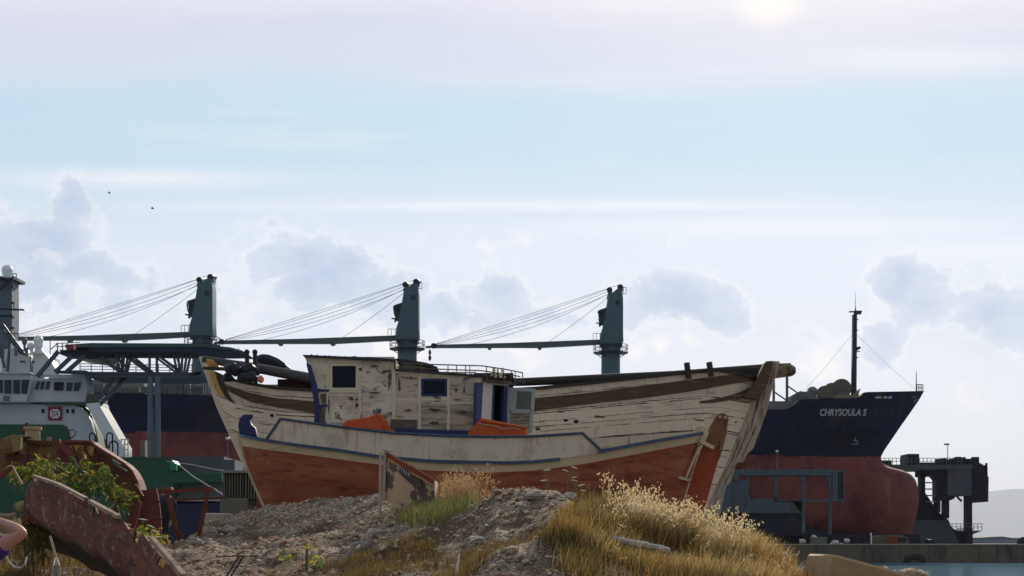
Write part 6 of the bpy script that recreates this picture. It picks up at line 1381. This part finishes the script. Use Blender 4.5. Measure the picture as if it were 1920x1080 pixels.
grass('seeding_grass', 'tall pale seed heads of oat grass standing before the red stern', 470, (1110, 1400), (20.5, 23.5), (.36, .66), [(.42, .30, .13), (.48, .36, .17)], w=.006, wind=.2, heads=.85, headcol=(.62, .49, .29), hs=1.2, dens=lambda px, Y, x, cl: np.clip(.3 + cl * 4, .02, 1))
grass('rusty_grass', 'orange brown dry grass low on the right flank', 8000, (1180, 1545), (16.5, 21.5), (.12, .32), rust + gold[:2], w=.007)
grass('brown_grass', 'brown and olive dry weeds along the bottom of the mound', 17000, (380, 1300), (15, 23), (.07, .24), brown + olive[:3] + rust[:1] + [(.08, .05, .025)], w=.007, dens=lambda px, Y, x, cl: np.clip(.25 + cl * 4, .01, 1), pyr=[(380, 1055, 1140), (520, 1025, 1140), (640, 1000, 1140), (760, 995, 1140), (850, 1030, 1140), (950, 1030, 1140), (1050, 985, 1140), (1100, 965, 1140), (1300, 980, 1140)])
grass('olive_grass', 'olive and golden weeds in the middle right of the mound', 9000, (1020, 1320), (17, 22.5), (.16, .38), olive + gold[:3], w=.007, pyr=[(1020, 985, 1140), (1080, 950, 1140), (1300, 960, 1140)])
grass('green_grass', 'bright green tuft on the ridge in front of the small skiff', 3600, (728, 905), (22.5, 27.5), (.12, .36), green, w=.007, lean=(.1, .45), wind=.1, pyr=[(728, 935, 985), (760, 935, 995), (830, 935, 985), (905, 935, 952)], dens=lambda px, Y, x, cl: np.clip(.7 + cl, .2, 1))
grass('reddish_weeds', 'thin reddish dry weeds on the crest behind the skiff bow', 520, (810, 940), (24.5, 27), (.35, .78), [(.30, .17, .08), (.36, .24, .11), (.26, .14, .07)], w=.006, heads=.5, headcol=(.40, .26, .14))
grass('crest_green_weeds', 'green weeds on the crest right of the white wildflowers', 700, (1085, 1190), (21, 23), (.2, .42), green + olive, w=.007)
grass('left_weeds', 'olive and yellow weeds in the shade at the lower left', 9000, (-40, 330), (13.5, 26), (.2, .5), olive + brown[:3], w=.008)
grass('slope_green', 'yellow green weeds around the dark wire stand', 1500, (400, 600), (17, 20), (.10, .26), green + olive, w=.006, pyr=[(400, 1045, 1120), (600, 1020, 1120)], dens=lambda px, Y, x, cl: np.clip(.2 + cl * 3, 0, 1))
grass('right_foot_weeds', 'dry weeds at the right foot of the mound and along the slab', 1600, (1480, 1640), (15, 21), (.12, .30), gold + rust[:2], w=.006)

# ------------------------------------------------------------------ leafy bushes
def bush(name, label, spots, Y, nleaf, pal, size, stems, dep=.5, grp=None):
    t = thing(name, label, 'bush', P(spots[0][0], spots[0][1] + 80, Y), group=grp); o0 = origin(t); vs = []; cs = []; fs = []
    for k in range(nleaf):
        sx, sy, sr, sry = random.choices(spots, [s_[2] * s_[3] for s_ in spots])[0]
        while True:
            a, b = random.uniform(-1, 1), random.uniform(-1, 1)
            if a * a + b * b < 1: break
        c = P(sx + a * sr, sy + b * sry, Y + random.uniform(-dep, dep)) ; base = Vector(random.choice(pal)) * random.uniform(.7, 1.3)
        # a pinnate sprig: several leaflets along a short twig
        d = Vector((random.uniform(-1, 1), random.uniform(-.6, .6), random.uniform(-.9, .5))).normalized(); L = size * random.uniform(.8, 1.6)
        for j in range(5):
            q = c + d * L * j * .35; nrm = Vector((random.uniform(-1, 1), random.uniform(-1, 1), random.uniform(-.2, 1))).normalized(); a1 = (d + Vector((0, 0, -.4)) + nrm * .7 * (1 if j % 2 else -1)).normalized(); b1 = a1.cross(nrm).normalized()
            i0 = len(vs); vs += [q - o0, q + a1 * L * .4 + b1 * L * .16 - o0, q + a1 * L * .85 - o0, q + a1 * L * .4 - b1 * L * .16 - o0]; fs.append((i0, i0 + 1, i0 + 2, i0 + 3)); cs += [(*base, 1)] * 4
    me = bpy.data.meshes.new('leaves'); me.from_pydata(vs, [], fs); a = me.attributes.new('Col', 'FLOAT_COLOR', 'POINT'); a.data.foreach_set('color', np.array(cs, np.float32).ravel()); me.materials.append(mt['leaf'])
    o = bpy.data.objects.new('foliage', me); col.objects.link(o); o.parent = t
    m = MB()
    for st_ in stems: m.poly([P(x, y, Y) for x, y in st_], [.022 - .004 * i for i in range(len(st_))], 5)
    m.build('stem', mt['bark'], t)
lg = [(.05, .10, .018), (.08, .13, .025), (.11, .16, .03), (.19, .19, .04), (.28, .21, .03), (.035, .07, .015), (.04, .07, .02), (.06, .09, .02)]
bush('leafy_bush', 'green bush with yellowing leaves in front of the rusted shell', [(110, 888, 18, 20), (135, 870, 16, 9), (160, 884, 30, 12), (150, 898, 34, 16), (195, 876, 14, 9), (180, 905, 30, 16), (215, 915, 22, 16), (228, 930, 14, 18), (150, 918, 26, 10), (205, 895, 18, 10)], 26.0, 260, lg, .085,
     [[(165, 985), (170, 930), (150, 880), (135, 860)], [(170, 980), (190, 920), (200, 870)], [(175, 985), (205, 935), (228, 920)], [(165, 970), (145, 920), (115, 885)]])
bush('low_bush', 'dark green low bush under the winch machine at the left', [(60, 880, 22, 14), (85, 872, 16, 12), (45, 890, 12, 14), (95, 890, 16, 14), (30, 880, 10, 8)], 25.0, 220, [(.05, .09, .02), (.08, .12, .02), (.12, .14, .03), (.30, .24, .04)], .07, [[(70, 940), (62, 880)], [(75, 940), (90, 880)]])
bush('weed_clump', 'tall green and yellow weeds between the arm and the wrecked hull', [(62, 985, 16, 40), (78, 1010, 14, 36), (45, 1000, 12, 26), (90, 975, 12, 26)], 19.5, 200, [(.08, .09, .02), (.14, .13, .03), (.22, .17, .03), (.10, .10, .03)], .05, [[(60, 1060), (62, 960)], [(80, 1060), (78, 970)], [(48, 1060), (44, 980)]])
bush('flowering_weed', 'small green plant with yellow flowers right of the wrecked hull', [(265, 1000, 20, 12), (290, 1008, 20, 10), (250, 1005, 8, 8)], 24.0, 130, [(.10, .15, .03), (.14, .2, .04), (.44, .34, .04)], .05, [[(270, 1040), (268, 1000)], [(280, 1040), (292, 1005)]])
bush('yellow_weed', 'green weed with yellow flowers in the hollow of the gravel', [(575, 1025, 10, 10), (540, 1040, 14, 10), (590, 1045, 14, 10)], 20.0, 70, [(.10, .16, .03), (.14, .2, .04), (.44, .34, .04)], .04, [[(575, 1070), (576, 1025)]])
# umbel wildflowers
def umbel(px, py, Y, r, label, tilt=0.0, grp='white umbel wildflowers'):
    g = Vector(((px + random.uniform(-4, 4) - 960) / F * Y, Y, 0)); g.z = gz(g.x, g.y); top = P(px, py, Y)
    t = thing('wildflower', label, 'wildflower', g, group=grp); m = MB(); mid_ = g.lerp(top, .5) + Vector((.03, 0, 0)); m.poly([g - Vector((0, 0, .03)), mid_, top - Vector((0, 0, .02))], [.006, .005, .004], 5)
    for k in range(9):
        a = 2 * math.pi * k / 9; m.poly([top - Vector((0, 0, .05)), top + Vector((math.cos(a) * r * .8, math.sin(a) * r * .8, -.006 + tilt * math.cos(a) * r))], .0025, 3)
    m.build('stem', mt['stem'], t); m = MB()
    for k in range(30):
        a = k * 2.4; rr = r * math.sqrt((k + .5) / 30); m.ball(top + Vector((math.cos(a) * rr, math.sin(a) * rr, (1 - (rr / r) ** 2) * r * .12 + tilt * math.cos(a) * rr)), r * .17, (1, 1, .45), 6, 4)
    m.build('flower_head', mt['petal'], t)
for i, (x, y, r, lab) in enumerate(((1025.5, 881.5, .052, 'white wildflower, upper left one of the group before the red hull'), (1020, 901, .05, 'white wildflower, lowest left one of the group before the red hull'), (1060, 882.5, .045, 'white wildflower, second from the left at the top of the group'), (1077, 877, .046, 'white wildflower, highest one of the group before the red hull'),
                                    (1077, 895, .036, 'white wildflower, upper of the close pair below the highest one'), (1077, 901, .044, 'white wildflower, lower of the close pair below the highest one'), (1090, 910, .052, 'white wildflower, farthest right one of the group'), (1093, 920, .045, 'white wildflower, lowest right one of the group just above the blocky rock'))):
    umbel(x, y, 23.2, r, lab, random.uniform(-.35, .35))
for i, (x, y, r, lab) in enumerate(((268, 974, .058, 'white wildflower standing highest beside the wrecked hull'), (283, 987, .05, 'white wildflower in the middle of the cluster by the wrecked hull'), (291, 996, .05, 'white wildflower right of centre in the cluster by the wrecked hull'), (277, 1006, .045, 'white wildflower lowest in the cluster by the wrecked hull'), (297, 1007, .055, 'white wildflower farthest right in the cluster by the wrecked hull'), (240, 983, .045, 'small white wildflower nearest the hull rail, left of the cluster'))):
    umbel(x, y, 23.5, r, lab, random.uniform(-.5, .2), 'white wildflowers by the wreck')

# ------------------------------------------------------------------ person at the left edge, seen from behind, taking a picture
YP = 8.0
def person():
    el = P(46, 999, YP - .1); sh = P(-24, 1038, YP); gx = P(-78, 0, YP).x; gzv = gz(gx, YP); head = Vector((gx, YP + .05, EYE + .09)); neck = Vector((gx, YP, EYE - .08)); chest = Vector((gx, YP, EYE - .28)); waist = Vector((gx, YP, EYE - .6)); pel = Vector((gx, YP, gzv + .90))
    root = thing('person', 'person at the left edge in a purple shirt, arm raised to hold a camera', 'person', Vector((gx, YP, gzv)))
    hand = Vector((gx + .07, YP + .22, EYE + .08)); wr = Vector((gx + .13, YP + .14, P(0, 974, YP).z + .0)); shL = Vector((2 * gx - sh.x, YP, sh.z)); elL = Vector((gx - .36, YP + .05, EYE - .1)); wrL = Vector((gx - .12, YP + .18, EYE + .06))
    def skin(name, nodes, edges, mat, par, sub=2, rootn=0):
        me = bpy.data.meshes.new(name); o0 = origin(par); me.from_pydata([Vector(n[0]) - o0 for n in nodes], edges, []); o = bpy.data.objects.new(name, me); col.objects.link(o); o.parent = par
        md = o.modifiers.new('Skin', 'SKIN'); md.use_smooth_shade = True; me.skin_vertices.new() if not me.skin_vertices else None
        for i, n in enumerate(nodes):
            r = n[1]; me.skin_vertices[0].data[i].radius = (r, r) if not isinstance(r, tuple) else r
        me.skin_vertices[0].data[rootn].use_root = True
        s = o.modifiers.new('Subd', 'SUBSURF'); s.levels = sub; s.render_levels = sub; me.materials.append(mat)
        dg = bpy.context.evaluated_depsgraph_get(); dg.update(); ev = bpy.data.meshes.new_from_object(o.evaluated_get(dg)); o.modifiers.clear(); o.data = ev; ev.name = name
        if not ev.materials: ev.materials.append(mat)
        ev.shade_smooth(); return o
    nodes = [(pel, (.15, .11)), (waist, (.13, .10)), (chest, (.17, .11)), (neck + Vector((0, 0, -.06)), (.08, .07)), (neck + Vector((0, .01, .06)), .055), (head, (.078, .095)), (head + Vector((0, 0, .07)), (.070, .085)),
             (sh, .058), (sh.lerp(el, .5), .038), (el, .029), (el.lerp(wr, .35), .033), (wr, .022), (hand, .026), (shL, .058), (shL.lerp(elL, .5), .046), (elL, .038), (elL.lerp(wrL, .35), .040), (wrL, .027)]
    ed = [(0, 1), (1, 2), (2, 3), (3, 4), (4, 5), (5, 6), (2, 7), (7, 8), (8, 9), (9, 10), (10, 11), (11, 12), (2, 13), (13, 14), (14, 15), (15, 16), (16, 17)]
    for s_, off in ((1, .10), (-1, -.10)):
        k = len(nodes); hip = pel + Vector((off, 0, -.08)); kn = Vector((gx + off * 1.1, YP + .02, gzv + .48)); an = Vector((gx + off * 1.15, YP - .01, gzv + .07)); to = an + Vector((0, .15, -.04))
        nodes += [(hip, .085), (kn, .055), (an, .038), (to, .035)]; ed += [(0, k), (k, k + 1), (k + 1, k + 2), (k + 2, k + 3)]
    # fingers curled round the camera
    for s_, base in ((1, 12), (-1, 17)):
        hb = nodes[base][0]
        for f in range(4):
            k = len(nodes); a = hb + Vector((-.03 * s_, .02, .02 - f * .018)); nodes += [(a, .010), (a + Vector((-.035 * s_, .02 + .004 * f, 0)), .009), (a + Vector((-.06 * s_, .002, -.002)), .008)]; ed += [(base, k), (k, k + 1), (k + 1, k + 2)]
        k = len(nodes); nodes += [(hb + Vector((-.01 * s_, -.02, -.045)), .011), (hb + Vector((-.035 * s_, -.02, -.055)), .009)]; ed += [(base, k), (k, k + 1)]
    skin('body', nodes, ed, mt['skin'], root)
    face = MB(); fy = head.y + .085
    for s_ in (1, -1): face.ball(Vector((head.x + s_ * .032, fy, head.z + .01)), .012, n=8, m=6); face.ball(Vector((head.x + s_ * .078, head.y, head.z)), .03, (.35, .7, 1), 8, 6)
    face.ball(Vector((head.x, fy + .012, head.z - .02)), .016, (.8, 1, 1.6), 8, 6); face.ball(Vector((head.x, fy, head.z - .058)), .02, (1.2, .5, .35), 8, 6); face.build('face', mt['skin'], root)
    m = MB(); m.ball(head + Vector((0, -.015, .045)), .108, (.86, 1.02, .95), 20, 14); m.build('hair', mt['hair'], root)
    shirt = [(waist + Vector((0, 0, -.14)), (.165, .125)), (waist, (.15, .118)), (chest, (.19, .13)), (neck + Vector((0, 0, -.05)), (.085, .08)), (sh, .074), (sh.lerp(el, .28), .064), (sh.lerp(el, .50), .060), (shL, .074), (shL.lerp(elL, .28), .064), (shL.lerp(elL, .5), .060)]
    skin('shirt', shirt, [(0, 1), (1, 2), (2, 3), (2, 4), (4, 5), (5, 6), (2, 7), (7, 8), (8, 9)], mt['purple'], root, 2)
    tn = [(pel + Vector((0, 0, .08)), (.165, .125))]; te = []
    for off in (.10, -.10):
        k = len(tn); tn += [(pel + Vector((off, 0, -.08)), .098), (Vector((gx + off * 1.1, YP + .02, gzv + .48)), .068), (Vector((gx + off * 1.15, YP - .01, gzv + .10)), .055)]; te += [(0, k), (k, k + 1), (k + 1, k + 2)]
    skin('trousers', tn, te, mt['lavender'], root, 2)
    for off in (.10, -.10):
        m = MB(); m.ball(Vector((gx + off * 1.15, YP + .06, gzv + .045)), .13, (.42, 1.05, .42), 14, 8); m.build('shoe', mt['blackrub'], root)
    cm = MB(); cm.box(Vector((gx, YP + .24, EYE + .09)), .13, .06, .085); cm.tube(Vector((gx, YP + .26, EYE + .09)), Vector((gx, YP + .33, EYE + .09)), .032, n=16); cm.build('camera', mt['cameracase'], bevel=.008, tags=dict(label='black camera held up by the person at the left edge', cat='camera'))
    m = MB(); m.poly([P(-30, 986, YP + .2), P(5, 985, YP + .1), P(20, 987, YP + .05)], .010, 6); m.build('camera_strap', mt['wreck_edge'], tags=dict(label='pale strap end showing under the raised forearm', cat='strap'))
person()
# birds
for px, py, Y, lab in ((205, 362, 130, 'tiny dark bird in flight, the upper left one'), (286, 391, 120, 'tiny dark bird in flight, the lower right one')):
    c = P(px, py, Y); t = MB(); t.ball(c, .045, (2.6, 1, 1), 8, 6)
    for s_ in (1, -1): t.add([c + Vector((-.07, 0, .03)), c + Vector((.08, 0, .03)), c + Vector((.03, s_ * .2, .09)), c + Vector((-.02, s_ * .34, .03)), c + Vector((-.05, s_ * .16, .07))], [(0, 1, 2, 3, 4)])
    t.build('bird', mt['birdm'], tags=dict(label=lab, cat='bird', group='birds'))

# ------------------------------------------------------------------ haze over the harbour
hm = bpy.data.materials.new('harbour_haze'); hm.use_nodes = True; T = NT(hm.node_tree); T.n.clear()
o_ = T.new('ShaderNodeOutputMaterial'); v_ = T.new('ShaderNodeVolumePrincipled'); v_.inputs['Color'].default_value = (.86, .90, .96, 1); v_.inputs['Density'].default_value = .00004; v_.inputs['Anisotropy'].default_value = .2
T.l.new(v_.outputs[0], o_.inputs['Volume'])
m = MB(); m.box((0, 16000, 560), 36000, 33000, 1124); hz = m.build('haze', hm, smooth=0, tags=dict(kind='stuff', label='thin pale haze over the whole harbour', cat='haze'))
